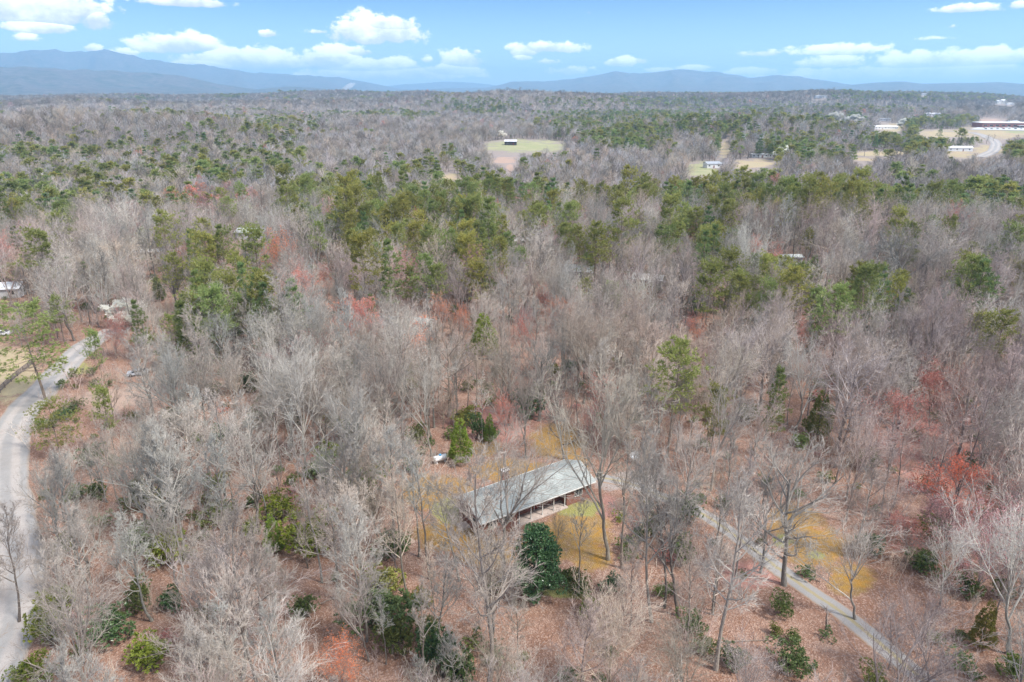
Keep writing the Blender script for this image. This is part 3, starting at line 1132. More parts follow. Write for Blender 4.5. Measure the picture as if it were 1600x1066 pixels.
def window_part(parent, loc, w, h, yaw, frame_mat=None, key=None, cache={}):
    k = key or (round(w, 2), round(h, 2), (frame_mat or M_WHITE).name)
    if k not in cache:
        g = Geo()
        t = .08
        g.box((0, 0, h / 2 - t / 2), (w, .07, t)).box((0, 0, -h / 2 + t / 2), (w + .08, .12, t)).box((-w / 2 + t / 2, 0, 0), (t, .07, h - 2 * t)).box((w / 2 - t / 2, 0, 0), (t, .07, h - 2 * t)).box((0, 0, 0), (.05, .05, h - 2 * t))
        fm = g.mesh('window', [frame_mat or M_WHITE])
        g2 = Geo().box((0, 0, 0), (w - 2 * t, .03, h - 2 * t))
        cache[k] = (fm, g2.mesh('pane', [M_GLASS]))
    fm, pm = cache[k]
    o = obj('window', fm, parent, loc, (0, 0, yaw))
    obj('pane', pm, o, (0, .012, 0))
    return o


# ------------------------------------------------------------------ the ranch house
def build_house():
    yaw = math.atan2(AX[1], AX[0])
    root = bpy.data.objects.new('ranch_house', None)
    COL.objects.link(root)
    root.location = (HOUSE_C[0], HOUSE_C[1], 0)
    root.rotation_euler = (0, 0, yaw)
    tag(root, 'long low red brick house with grey-green shingle roof in the mossy clearing', 'house')
    L, W = HOUSE_L, HOUSE_W
    hx = L / 2
    hy = W / 2
    wx, wy = hx - .45, hy - .55
    xa, xb, rec = -3.8 * L / 20.4, 5.1 * L / 20.4, -wy + 1.7
    zb, ze, zr = -2.2, 3.0, 4.75
    foot = [(-wx, -wy), (xa, -wy), (xa, rec), (xb, rec), (xb, -wy), (wx, -wy), (wx, wy), (-wx, wy)]
    g = Geo()
    n = len(foot)
    v = [(x, y, zb) for x, y in foot] + [(x, y, ze - .12) for x, y in foot]
    g.add(v, [(i, (i + 1) % n, n + (i + 1) % n, n + i) for i in range(n)])
    # gable triangles, as thick as the wall
    zg = ze - .12 + (zr - ze) * wy / hy
    for s in (-1, 1):
        a, b = s * wx, s * (wx - .25)
        vv = [(a, -wy, ze - .12), (a, wy, ze - .12), (a, 0, zg), (b, -wy, ze - .12), (b, wy, ze - .12), (b, 0, zg)]
        g.add(vv, [(0, 3, 5, 2), (1, 2, 5, 4)], [(0, 1, 2) if s > 0 else (0, 2, 1), (3, 5, 4) if s > 0 else (3, 4, 5)])
    obj('wall', g.mesh('wall', [M_BRICK]), root)
    # roof slabs
    g = Geo()
    th = .16
    for s in (-1, 1):
        y0, y1 = s * hy, 0
        vv = []
        for x in (-hx, hx):
            vv += [(x, y0, ze), (x, y1, zr), (x, y1, zr - th), (x, y0, ze - th)]
        q = [(0, 4, 5, 1), (3, 2, 6, 7), (0, 3, 7, 4), (0, 1, 2, 3), (4, 7, 6, 5)]
        g.add(vv, q if s < 0 else [tuple(reversed(k)) for k in q])
    roof = obj('roof', g.mesh('roof', [M_SHINGLE]), root)
    g = Geo()
    for s in (-1, 1):
        sl = (zr - ze) / hy
        g.add([(-hx - .02, s * .22, zr - .22 * sl + .035), (hx + .02, s * .22, zr - .22 * sl + .035), (hx + .02, 0, zr + .045), (-hx - .02, 0, zr + .045)], [(0, 1, 2, 3) if s < 0 else (3, 2, 1, 0)])
    obj('ridge_cap', g.mesh('ridge_cap', [simple_mat('ridge_shingles', (.20, .215, .21), .85, .2, 4)]), roof)
    obj('gutter', Geo().box((0, -hy - .06, ze - .10), (L + .04, .12, .15)).box((0, hy + .06, ze - .10), (L + .04, .12, .15)).mesh('gutter', [M_WHITE]), roof)
    for s in (-1, 1):
        for e in (-1, 1):
            g = Geo()
            x = e * (hx + .025)
            y0, z0, y1, z1 = s * hy, ze - .20, 0, zr - .20
            g.add([(x - .02, y0, z0), (x + .02, y0, z0), (x + .02, y1, z1), (x - .02, y1, z1), (x - .02, y0, z0 + .19), (x + .02, y0, z0 + .19), (x + .02, y1, z1 + .19), (x - .02, y1, z1 + .19)],
                  [(0, 1, 2, 3), (4, 7, 6, 5), (0, 4, 5, 1), (1, 5, 6, 2), (2, 6, 7, 3), (3, 7, 4, 0)])
            obj('barge_board', g.mesh('barge_board', [M_WHITE]), roof)
    vm = Geo().tube([(0, 0, -.3), (0, 0, .35)], [.06, .06], 8).tube([(0, 0, .35), (0, 0, .42)], [.10, .08], 8).mesh('vent_pipe', [M_CONC])
    for vx, vy in ((-5.2, 1.4), (2.6, 1.7), (6.6, 1.2)):
        obj('vent_pipe', vm, roof, (vx, vy, zr - vy * (zr - ze) / hy))
    # porch
    obj('porch_floor', Geo().box(((xa + xb) / 2, (-wy - .5 + rec) / 2, -.35), (xb - xa - .02, rec + wy + .5 - .02, 1.0)).mesh('porch_floor', [M_CONC]), root)
    pm = None
    for i in range(5):
        x = xa + .35 + (xb - xa - .7) * i / 4
        if pm is None:
            pm = Geo().box((0, 0, 0), (.13, .13, 2.62)).box((0, 0, -1.22), (.2, .2, .16)).box((0, 0, 1.22), (.2, .2, .12)).mesh('porch_post', [M_WHITE])
        obj('porch_post', pm, root, (x, -wy + .05, 1.47))
    d = obj('door', Geo().box((0, 0, 0), (.95, .06, 2.05)).box((0, -.05, .4), (.6, .04, .8)).mesh('door', [M_DOOR]), root, (.8, rec - .04, 1.2))
    obj('handle', Geo().box((.36, -.08, -.05), (.05, .08, .12)).mesh('handle', [simple_mat('brass', (.5, .38, .16), .35, .1, metal=1)]), d)
    obj('door_frame', Geo().box((-.53, -.02, .02), (.1, .12, 2.1)).box((.53, -.02, .02), (.1, .12, 2.1)).box((0, -.02, 1.12), (1.16, .12, .1)).mesh('door_frame', [M_WHITE]), d)
    for x, y, w, h, z in ((-8.0, -wy - .02, 1.5, 1.2, 1.75), (-5.4, -wy - .02, 1.5, 1.2, 1.75), (-1.8, rec - .02, 2.1, 1.4, 1.6), (3.2, rec - .02, 1.6, 1.3, 1.65), (7.3, -wy - .02, 1.5, 1.2, 1.75)):
        window_part(root, (x * L / 20.4, y, z), w, h, 0)
    window_part(root, (-wx - .02, -1.2, 1.75), 1.1, 1.2, -PI / 2)
    window_part(root, (-wx - .02, 1.5, 1.75), 1.1, 1.2, -PI / 2)
    window_part(root, (-6.5, -wy - .02, -.75), .9, .5, 0)
    for x in (-7, -3, 4, 7.5):
        window_part(root, (x, wy + .02, 1.75), 1.4, 1.2, PI)
    # chimney against the rear wall
    q = flat(787, 741, 3.6)[:2] - HOUSE_C
    cx = float(q @ AX)
    ch = obj('chimney', Geo().box((cx, hy + .42, 1.15), (1.15, .7, 6.7)).box((cx, hy + .42, 4.42), (1.27, .82, .16)).mesh('chimney', [M_BRICK]), root)
    obj('chimney_cap', Geo().box((cx, hy + .42, 4.56), (1.36, .92, .12)).box((cx, hy + .42, 4.70), (.4, .4, .16)).mesh('chimney_cap', [simple_mat('pale_mortar_cap', (.6, .56, .53), .9, .15)]), ch)
    # small concrete steps by the gable end
    g = Geo()
    for k in range(4):
        g.box((-wx - 1.3 - .3 * k, .6, -.5 - .17 * k), (.3, 1.3, 1.2))
    g.box((-wx - .6, .6, -.42), (1.15, 1.4, 1.35))
    obj('step', g.mesh('step', [M_CONC]), root)
    return root


build_house()

# ------------------------------------------------------------------ things near the house
def at(px, py, lift=0.0):
    p = ground(px, py, lift)
    return (float(p[0]), float(p[1]), float(p[2]))


def capsule(g, x0, x1, r, z, sides=18):
    prof = []
    for k in range(6):
        a = PI / 2 * k / 5
        prof.append((x0 + r * .55 * (1 - math.sin(a)) - r * .55 * 0, r * math.sin(a) if k else .01))
    left = [(x0 - r * .5 + r * .5 * (1 - math.cos(PI / 2 * k / 5)), max(.01, r * math.sin(PI / 2 * k / 5))) for k in range(6)]
    right = [(x1 + (x0 - q[0]), q[1]) for q in reversed(left)]
    pts = left + right
    g.tube([(x, 0, z) for x, _ in pts], [q for _, q in pts], sides)
    return g


def build_tank():
    x, y, z = at(688, 722)
    root = bpy.data.objects.new('propane_tank', None)
    COL.objects.link(root)
    root.location = (x, y, z)
    root.rotation_euler = (0, 0, math.radians(30))
    tag(root, 'white propane tank with blue lid lying beside the bright green cedar', 'propane tank')
    obj('tank_body', capsule(Geo(), -1.05, 1.05, .5, .82).mesh('tank_body', [M_STEELW], True), root)
    obj('lid', Geo().tube([(0, 0, 1.28), (0, 0, 1.48), (0, 0, 1.54)], [.24, .24, .16], 14).mesh('lid', [M_BLUE], True), root)
    lm = Geo().box((0, 0, .2), (.12, .7, .45)).mesh('leg', [M_STEELW])
    for s in (-.75, .75):
        obj('leg', lm, root, (s, 0, 0))
    obj('foot_block', Geo().box((-.75, 0, -.1), (.4, 1.0, .24)).box((.75, 0, -.1), (.4, 1.0, .24)).mesh('foot_block', [M_CONC]), root)


build_tank()


def build_woodpile():
    x, y, z = at(1222, 1048)
    d = math.radians(-38)
    cd, sd = math.cos(d), math.sin(d)
    rg = np.random.default_rng(5)
    k = 0
    meshes = []
    for v in range(4):
        g = Geo()
        ln = .62 + .12 * v
        r = .10 + .02 * (v % 3)
        g.tube([(-ln / 2, 0, 0), (0, .01, .01), (ln / 2, 0, 0)], [r, r * 1.05, r * .95], 9)
        me = g.mesh('log', [M_LOG, M_LOGEND])
        mi = np.zeros(len(me.polygons), np.int32)
        mi[18:] = 1
        me.polygons.foreach_set('material_index', mi)
        meshes.append(me)
    rows = [('lowest', 9, 0), ('middle', 8, 1), ('topmost', 6, 2)]
    words = ['first', 'second', 'third', 'fourth', 'fifth', 'sixth', 'seventh', 'eighth', 'ninth']
    for nm, n, lv in rows:
        for i in range(n):
            s = (i - (n - 1) / 2) * .27
            o = obj('log', meshes[(i + lv) % 4])
            px_, py_ = x + cd * s, y + sd * s
            o.location = (px_, py_, float(height(px_, py_)) + .11 + .19 * lv)
            o.rotation_euler = (rg.normal(0, .1), rg.normal(0, .05), d + PI / 2 + rg.normal(0, .12))
            tag(o, f'grey split log, {words[i]} from far end in {nm} layer of the woodpile', 'log', 'logs of the small woodpile')


build_woodpile()


def car_mesh_parts():
    """side profile swept across the width with tumblehome"""
    prof = [(-2.15, .35), (-2.2, .62), (-2.1, .86), (-1.25, .95), (-.72, 1.38), (.75, 1.42), (1.55, 1.0), (2.1, .92), (2.2, .6), (2.15, .35)]
    W = .88
    V = []
    for s in (-1, 1):
        for (x, z) in prof:
            w = W * (1 - .22 * max(0, (z - .92) / .5))
            V.append((x, s * w, z))
    n = len(prof)
    Q = [(i, i + 1, n + i + 1, n + i) for i in range(n - 1)]
    T = [(0, i + 1, i) for i in range(1, n - 1)] + [(n, n + i, n + i + 1) for i in range(1, n - 1)]
    g = Geo()
    g.add(V, Q, T)
    gl = Geo()
    for s in (-1, 1):
        pts = [(-1.1, .985), (-.66, 1.32), (.70, 1.35), (1.38, 1.02)]
        v = [(x, s * (W * (1 - .22 * max(0, (z - .92) / .5)) + .012), z) for x, z in pts]
        gl.add(v, [(0, 1, 2, 3) if s > 0 else (3, 2, 1, 0)])
    for a, b in (((-1.22, .99), (-.76, 1.36)), ((.79, 1.40), (1.50, 1.04))):
        v = []
        for (x, z), dx in ((a, -.015), (b, -.015)) if a[0] < 0 else ((a, .015), (b, .015)):
            w = W * (1 - .22 * max(0, (z - .92) / .5)) * .9
            v += [(x + dx, -w, z + .02), (x + dx, w, z + .02)]
        gl.add(v, [(0, 1, 3, 2)])
    wh = Geo().tube([(0, -.11, 0), (0, .11, 0)], [.33, .33], 14)
    rim = Geo().tube([(0, -.125, 0), (0, .125, 0)], [.19, .19], 10)
    lt = Geo().box((0, 0, 0), (.06, .36, .14))
    return g, gl, wh, rim, lt


CAR = None


def build_car(px, py, yaw, col, label, group=None, full=True, scale=1.0, lift=0.0):
    global CAR
    if CAR is None:
        g, gl, wh, rim, lt = car_mesh_parts()
        CAR = (g.mesh('body', [simple_mat('car_paint', (.6, .6, .6), .3, .02)]), gl.mesh('car_window', [M_GLASS]), wh.mesh('wheel', [M_DARK]), rim.mesh('rim', [simple_mat('alloy', (.45, .45, .46), .35, .1, metal=1)]), lt.mesh('headlight', [M_WHITE]))
        CARM = {}
    root = bpy.data.objects.new('parked_car', None)
    COL.objects.link(root)
    p = at(px, py)
    root.location = (p[0], p[1], p[2] + lift)
    root.rotation_euler = (0, 0, yaw)
    root.scale = (scale,) * 3
    tag(root, label, 'car', group)
    b = obj('body', CAR[0], root)
    mname = 'car_paint_%s' % '_'.join('%02d' % int(c * 99) for c in col)
    m = bpy.data.materials.get(mname) or simple_mat(mname, col, .3, .03)
    b.material_slots[0].link = 'OBJECT'
    b.material_slots[0].material = m
    obj('car_window', CAR[1], root)
    for sx in (-1.35, 1.35):
        for sy in (-.78, .78):
            w = obj('wheel', CAR[2], root, (sx, sy, .33))
            if full:
                obj('rim', CAR[3], w)
    if full:
        for sy in (-.55, .55):
            obj('headlight', CAR[4], root, (2.17, sy, .68))
    return root


build_car(216, 586, math.radians(18), (.34, .36, .39), 'grey car parked among bare trees above the pink dirt track')
build_car(4, 524, math.radians(10), (.66, .67, .68), 'silver white car at the tan field behind the layered pine')

# ------------------------------------------------------------------ other houses, sheds and the far building
def col_mat(col, rough=.75):
    nm = 'paint_%s' % '_'.join('%02d' % int(c * 99) for c in col)
    return bpy.data.materials.get(nm) or simple_mat(nm, col, rough, .1, .6)


CLEAR = []      # sight lines the photo keeps open: (photo x, y, half width, half height, keep distance, chance)


def small_house(name, px, py, L, W, h, yaw_deg, wall, roof, label, cat, pitch=.35, wing=None, nwin=3, lift=0.0, clear=.9, gable_door=True):
    x, y, z = at(px, py)
    root = bpy.data.objects.new(name, None)
    COL.objects.link(root)
    root.location = (x, y, z + lift)
    yaw = math.radians(yaw_deg)
    root.rotation_euler = (0, 0, yaw)
    tag(root, label, cat)
    wm, rm = col_mat(wall), col_mat(roof, .6)

    def block(L, W, h, ox, oy, first):
        zr = h + W / 2 * pitch
        g = Geo()
        a, b = L / 2, W / 2
        g.add([(ox - a, oy - b, -1.5), (ox + a, oy - b, -1.5), (ox + a, oy + b, -1.5), (ox - a, oy + b, -1.5), (ox - a, oy - b, h), (ox + a, oy - b, h), (ox + a, oy + b, h), (ox - a, oy + b, h), (ox - a, oy, zr), (ox + a, oy, zr)],
              [(0, 1, 5, 4), (2, 3, 7, 6), (1, 2, 6, 5), (3, 0, 4, 7)], [(5, 6, 9), (7, 4, 8)])
        obj('wall', g.mesh('wall', [wm]), root)
        g = Geo()
        e = .4
        th = .15
        for s in (-1, 1):
            y0 = oy + s * (b + e)
            z0 = h - e * pitch + .03
            vv = []
            for xx in (ox - a - e, ox + a + e):
                vv += [(xx, y0, z0), (xx, oy, zr + .03), (xx, oy, zr + .03 + th), (xx, y0, z0 + th)]
            q = [(0, 1, 5, 4), (3, 7, 6, 2), (0, 4, 7, 3), (0, 3, 2, 1), (4, 5, 6, 7)]
            g.add(vv, [tuple(reversed(k)) for k in q] if s > 0 else q)
        obj('roof', g.mesh('roof', [rm]), root)
        for i in range(nwin):
            xx = ox - a + L * (i + .5) / nwin
            if first and i == nwin // 2 and gable_door:
                obj('door', Geo().box((xx, oy - b - .03, 1.05), (.95, .08, 2.1)).mesh('door', [M_DOOR]), root)
                continue
            window_part(root, (xx, oy - b - .03, h * .58), min(1.4, L / nwin * .5), min(1.2, h * .42), 0)
        window_part(root, (ox - a - .03, oy, h * .58), 1.1, min(1.2, h * .42), -PI / 2)
        window_part(root, (ox + a + .03, oy, h * .58), 1.1, min(1.2, h * .42), PI / 2)
    block(L, W, h, 0, 0, True)
    if wing:
        block(*wing, False)
    d = math.hypot(x, y)
    cpx = project([(x, y, z + lift + h * .6)])[0]
    s = FPX / cpx[2]
    CLEAR.append((cpx[0], cpx[1], L * .5 * s + 2, h * .7 * s + 2, d - L * .6, clear))
    return root


WHT = (.72, .72, .72)
small_house('house', 6, 462, 12, 7, 2.9, 12, (.62, .63, .64), (.72, .74, .77), 'white house with pale metal roof at the photo edge among bare trees', 'house', clear=.85)
small_house('mobile_home', 246, 402, 17, 5, 2.6, 8, (.60, .60, .62), (.58, .58, .60), 'pale grey mobile home showing through slender bare trunks', 'mobile home', .22, clear=.5)
small_house('shed', 202, 391, 5, 3.5, 2.6, 20, (.66, .64, .60), (.6, .6, .6), 'tiny white shed near the pale grey mobile home', 'shed', nwin=2, clear=.7)
small_house('house', 396, 372, 12, 7, 3, -6, (.62, .64, .66), (.64, .68, .70), 'white house with whitish blue roof between dark pines and a golden pine', 'house', clear=.7)
small_house('shed', 370, 372, 5, 3.5, 2.4, -6, (.72, .72, .72), (.70, .70, .71), 'small bright white shed beside the whitish blue roofed house', 'shed', nwin=2, clear=.9)
small_house('house', 588, 522, 11, 7, 3.4, 4, (.50, .43, .35), (.27, .28, .30), 'cream walled house with grey roof half hidden by grey bare crowns', 'house', clear=.0)
small_house('shed', 661, 516, 4.0, 3.2, 2.6, -25, (.40, .43, .42), (.44, .49, .48), 'pale mint shed just uphill of the cream walled house', 'shed', nwin=1, clear=.1)
small_house('house', 905, 434, 9, 7, 3, -14, (.10, .09, .085), (.42, .44, .44), 'dark walled house with light grey roof behind spreading bare trees', 'house', clear=.4)
small_house('shed', 1012, 446, 9, 6, 2.6, -20, (.30, .28, .26), (.46, .45, .44), 'low grey roofed shed beside a dark trunk on the slope', 'shed', clear=.35)
small_house('mobile_home', 1231, 412, 8, 4, 2.6, 6, (.7, .72, .70), (.72, .76, .73), 'white green-tinted mobile home behind the olive pine grove', 'mobile home', .2, clear=.6)
small_house('shed', 812, 384, 7, 5, 2.6, 10, (.5, .47, .45), (.66, .66, .66), 'pale shed glimpsed below the dark green pines', 'shed', nwin=2, clear=.6)
small_house('barn', 798, 226, 13, 9, 3.6, -4, (.06, .055, .06), (.66, .66, .68), 'dark barn with white roof at the edge of the green meadow', 'barn', .3, nwin=2, clear=1)
small_house('house', 712, 246, 14, 8, 3, 6, (.70, .71, .72), (.55, .56, .58), 'white house under grey trees downhill of the green meadow', 'house', clear=.8)
small_house('house', 1112, 262, 12, 8, 3.4, 10, (.60, .60, .60), (.27, .29, .32), 'white house with slate grey roof on the round green lawn', 'house', wing=(7, 7, 2.8, 10.5, 1.5), clear=1)
small_house('mobile_home', 1189, 246, 20, 5, 3.0, 4, (.72, .73, .74), (.70, .71, .73), 'long white mobile home between dark evergreens above the tan field', 'mobile home', .2, nwin=5, clear=1)
small_house('house', 1376, 202, 26, 10, 4.2, 3, (.70, .70, .70), (.62, .63, .64), 'long white house above the narrow tan field', 'house', wing=(14, 9, 3.4, 20, 2), nwin=5, clear=1)
small_house('house', 1382, 189, 22, 9, 4, -5, (.62, .63, .66), (.44, .46, .50), 'grey roofed house just behind the long white house', 'house', nwin=4, clear=1)
small_house('house', 1316, 191, 12, 8, 5, 3, (.68, .68, .70), (.40, .42, .46), 'white house tucked between the white blossom trees', 'house', clear=.9)
small_house('house', 1497, 236, 24, 8, 3.4, -8, (.72, .73, .74), (.72, .73, .75), 'white house in front of the dark evergreen row', 'house', nwin=4, clear=1)
small_house('house', 1563, 162, 34, 14, 8, 5, (.74, .74, .73), (.60, .60, .60), 'large white house on the wooded hilltop', 'house', wing=(14, 10, 11, 4, 0), nwin=6, clear=1)
small_house('house', 1579, 164, 26, 9, 4.5, 0, (.72, .72, .72), (.66, .66, .66), 'long low white house next to the large hilltop house', 'house', nwin=5, clear=1)
small_house('house', 1456, 181, 30, 10, 4, 0, (.66, .67, .70), (.62, .64, .68), 'pale roofed long house in grey woods below the hilltop', 'house', nwin=5, clear=.9)
small_house('house', 1434, 175, 10, 9, 5, 0, (.68, .69, .72), (.58, .60, .64), 'small white house in the grey woods below the hilltop', 'house', clear=.9)
small_house('house', 1282, 153, 36, 12, 5, 0, (.45, .48, .53), (.34, .37, .42), 'bluish far house on the dark wooded ridge', 'house', nwin=5, clear=1)
small_house('house', 1443, 149, 16, 10, 5, 0, (.62, .63, .66), (.55, .57, .62), 'lone white house near the top of the dark ridge', 'house', clear=1)


def build_school():
    x, y, z = at(1572, 199)
    root = bpy.data.objects.new('brick_building', None)
    COL.objects.link(root)
    root.location = (x, y, z)
    root.rotation_euler = (0, 0, math.radians(-6))
    tag(root, 'long low red brick building with white flat roof behind a car park', 'building')
    mb = brick_mat('deep_red_brick', (.30, .075, .07), (.24, .06, .055), (.3, .2, .18), .6)
    L, W, h = 95, 34, 7.5
    obj('wall', Geo().prism([(-L / 2, -W / 2), (L / 2, -W / 2), (L / 2, W / 2), (-L / 2, W / 2)], -5, h).mesh('wall', [mb]), root)
    rm = col_mat((.70, .72, .74))
    r = obj('roof', Geo().box((0, 0, h + .3), (L + 1.2, W + 1.2, .6)).mesh('roof', [rm]), root)
    obj('roof_unit', Geo().box((10, 0, h + 1.6), (14, 9, 2)).box((13, 0, h + 2.9), (5, 5, .8)).mesh('roof_unit', [rm]), r)
    obj('entrance_canopy', Geo().box((16, -W / 2 - 3, 3.6), (16, 6, .5)).box((9, -W / 2 - 5.5, 1.0), (.5, .5, 5)).box((23, -W / 2 - 5.5, 1.0), (.5, .5, 5)).mesh('entrance_canopy', [rm]), root)
    for i in range(10):
        window_part(root, (-L / 2 + 5 + i * 9.4, -W / 2 - .05, 3.6), 5.2, 2.2, 0)
    # car park sheet
    a = [ground(*p) for p in ((1515, 203), (1660, 206), (1660, 200), (1535, 197))]
    n = 12
    V = []
    for i in range(n + 1):
        for j in range(n + 1):
            u, v = i / n, j / n
            q = (a[0] * (1 - u) + a[1] * u) * (1 - v) + (a[3] * (1 - u) + a[2] * u) * v
            V.append((q[0], q[1], float(height(q[0], q[1])) + .5))
    Q = [(i * (n + 1) + j, (i + 1) * (n + 1) + j, (i + 1) * (n + 1) + j + 1, i * (n + 1) + j + 1) for i in range(n) for j in range(n)]
    o = obj('car_park', mesh_np('car_park', V, Q, None, [simple_mat('pale_asphalt', (.40, .40, .40), .9, .15, .05)]))
    tag(o, 'pale car park in front of the far red brick building', kind='structure')
    rg = np.random.default_rng(8)
    cols = [(.72, .72, .73), (.30, .32, .35), (.62, .63, .64), (.10, .11, .13), (.70, .71, .72), (.28, .07, .06), (.14, .18, .28)]
    names = ['white', 'grey', 'silver', 'black', 'white', 'red', 'blue']
    ords = ['first', 'second', 'third', 'fourth', 'fifth', 'sixth', 'seventh', 'eighth']
    for row, py in (('far', 200.2), ('near', 202.2)):
        for i in range(7):
            k = int(rg.integers(0, 7))
            build_car(1537 + i * 9.3 + (3 if row == 'near' else 0), py, math.radians(80 + rg.normal(0, 6)), cols[k],
                      f'{names[k]} car, {ords[i]} from the open end of the {row} row before the brick building', 'cars in the far car park', False, 1.15, .5)
    CLEAR.append((1575, 197, 70, 7, math.hypot(x, y) - 60, 1))


build_school()


def build_fence():
    """the weathered fence between the tan field and the road"""
    a = [(-12, 628), (8, 606), (28, 588), (45, 575), (54, 566)]
    P = smooth_line(a, 2.4)
    root = bpy.data.objects.new('field_fence', None)
    COL.objects.link(root)
    root.location = (P[0][0], P[0][1], float(height(P[0][0], P[0][1])))
    tag(root, 'weathered grey rail fence along the tan field by the road', 'fence')
    m = simple_mat('weathered_grey_wood', (.17, .145, .14), .95, .3, 3)
    pm = Geo().box((0, 0, .6), (.16, .16, 1.5)).mesh('post', [m])
    o0 = np.array(root.location)
    for i in range(len(P)):
        z = float(height(P[i][0], P[i][1]))
        obj('post', pm, root, tuple(np.array([P[i][0], P[i][1], z]) - o0))
        if i + 1 < len(P):
            z1 = float(height(P[i + 1][0], P[i + 1][1]))
            for k in range(4):
                g = Geo()
                p0 = np.array([P[i][0], P[i][1], z + .25 + .3 * k]) - o0
                p1 = np.array([P[i + 1][0], P[i + 1][1], z1 + .25 + .3 * k]) - o0
                d = (p1 - p0) / np.linalg.norm(p1 - p0)
                s = np.array([-d[1], d[0], 0]) * .03
                u = np.array([0, 0, .10])
                off = s * 4
                v = [p0 - s - u + off, p0 + s - u + off, p0 + s + u + off, p0 - s + u + off, p1 - s - u + off, p1 + s - u + off, p1 + s + u + off, p1 - s + u + off]
                g.add(v, [(0, 1, 5, 4), (1, 2, 6, 5), (2, 3, 7, 6), (3, 0, 4, 7), (0, 3, 2, 1), (4, 5, 6, 7)])
                obj('rail', g.mesh('rail', [m]), root)


build_fence()


def satellite_dish():
    x, y, z = at(991, 722)
    root = bpy.data.objects.new('satellite_dish', None)
    COL.objects.link(root)
    root.location = (x, y, z)
    root.rotation_euler = (0, 0, math.radians(-20))
    tag(root, 'white satellite dish standing on the ground beyond the gravel turning area', 'satellite dish')
    g = Geo()
    n, k = 16, 5
    V = []
    for j in range(k):
        r = .75 * j / (k - 1)
        for i in range(n):
            a = 2 * PI * i / n
            V.append((r * math.cos(a), -.28 * (r / .75) ** 2 - .0, r * math.sin(a)))
    V2 = [(x, y + .03, z) for x, y, z in V]
    Q = [(j * n + i, j * n + (i + 1) % n, (j + 1) * n + (i + 1) % n, (j + 1) * n + i) for j in range(k - 1) for i in range(n)]
    g.add(V, Q)
    g.add(V2, [tuple(reversed(q)) for q in Q])
    d = obj('dish', g.mesh('dish', [M_STEELW], True), root, (0, 0, 1.35), (math.radians(-35), 0, 0))
    obj('feed_arm', Geo().tube([(0, -.26, -.7), (0, -.75, -.1)], [.025, .02], 6).box((0, -.77, -.05), (.1, .1, .16)).mesh('feed_arm', [M_DARK]), d)
    obj('pole', Geo().tube([(0, .12, -.2), (0, .12, 1.3)], [.05, .05], 8).mesh('pole', [M_STEELW]), root)


satellite_dish()
CLEAR.append((991, 719, 10, 9, 85, 1))

# ------------------------------------------------------------------ tree prototypes
HB = 22.0       # height the bare prototypes are built at
G_GREY, G_TAN, G_PINK, G_PALE, G_DARK = (.355, .33, .30), (.395, .335, .275), (.385, .315, .295), (.46, .42, .375), (.22, .195, .175)


def joined(name, parts, mats):
    V, Q, T, qm, tm, n = [], [], [], [], [], 0
    for (v, q, t, mi) in parts:
        V.append(v)
        if q is not None and len(q):
            Q.append(np.asarray(q) + n)
            qm.append(np.full(len(q), mi))
        if t is not None and len(t):
            T.append(np.asarray(t) + n)
            tm.append(np.full(len(t), mi))
        n += len(v)
    return mesh_np(name, np.concatenate(V), np.concatenate(Q) if Q else None, np.concatenate(T) if T else None, mats, False,
                   np.concatenate(qm) if qm else np.zeros(0, int), np.concatenate(tm) if tm else np.zeros(0, int))


def geo_np(g):
    return np.concatenate(g.V), (np.concatenate(g.Q) if g.Q else None), (np.concatenate(g.T) if g.T else None)


BARE = []        # (form, trunk mesh, crown mesh)
prg = np.random.default_rng(77)
for form, cnt in (('straight', 3), ('spreading', 3), ('forked', 3), ('slender', 2), ('brushy', 2)):
    for _ in range(cnt):
        tr, g, P3, L3 = bare_tree(form, HB, prg, *((8, 7, 6) if form != 'slender' else (6, 6, 6)), twig_r=.0155)
        BARE.append((form, mesh_np('trunk', tr[0], tr[1], None, [M_BARK], True), g.mesh('crown', [M_TWIG])))
BUD = []         # budding maples: crown of fine upright twigs and a haze of buds
for form in ('forked', 'brushy', 'spreading'):
    tr, g, P3, L3 = bare_tree(form, HB, prg, 8, 6, 3, twig_r=.016)
    tips = np.concatenate([P3[:, -1], P3[:, 2], P3[:, -1] + prg.normal(0, .35, P3[:, -1].shape), P3[:, -1] + prg.normal(0, .6, P3[:, -1].shape), P3[:, -2] + prg.normal(0, .4, P3[:, -2].shape)])
    v, q = blades(tips, np.tile([[0, 0, 1.0]], (len(tips), 1)), .34, .17, prg, 1.0, 2)
    BUD.append((form, mesh_np('trunk', tr[0], tr[1], None, [M_BARK], True), g.mesh('crown', [M_TWIG]), (v, q), tr, g))

PINES = []
for style, cnt in (('virginia', 3), ('white', 2), ('layered', 1)):
    for _ in range(cnt):
        w, lf = pine_tree(22, prg, style, tufts=8 if style != 'layered' else 13, nb=10, bl=.72, bw=.13, nbr=52)
        PINES.append((style, w.mesh('trunk', [M_BARK]), lf.mesh('crown', [M_PINE if style != 'white' else M_PINE_DARK])))

CEDARS = []
for _ in range(2):
    w, lf = cone_tree(10, 5, prg, 1050, 7, .46, .12, .8)
    CEDARS.append((w.mesh('trunk', [M_BARK]), lf.mesh('crown', [M_CEDAR])))
BUSHES = []
for _ in range(3):
    w, lf = leafy_bush(3.0, 4.0, prg, 420, 9, .26, .11)
    BUSHES.append((w.mesh('stem', [M_BARK]), lf.mesh('foliage', [M_LAUREL])))


def far_bare(form, rg, m2=6, n3=6, rad=.032):
    f = dict(FORMS[form])
    tr, g, P3, L3 = bare_tree(form, HB, rg, m2, n3, 0, twig_r=rad)
    return tr, g


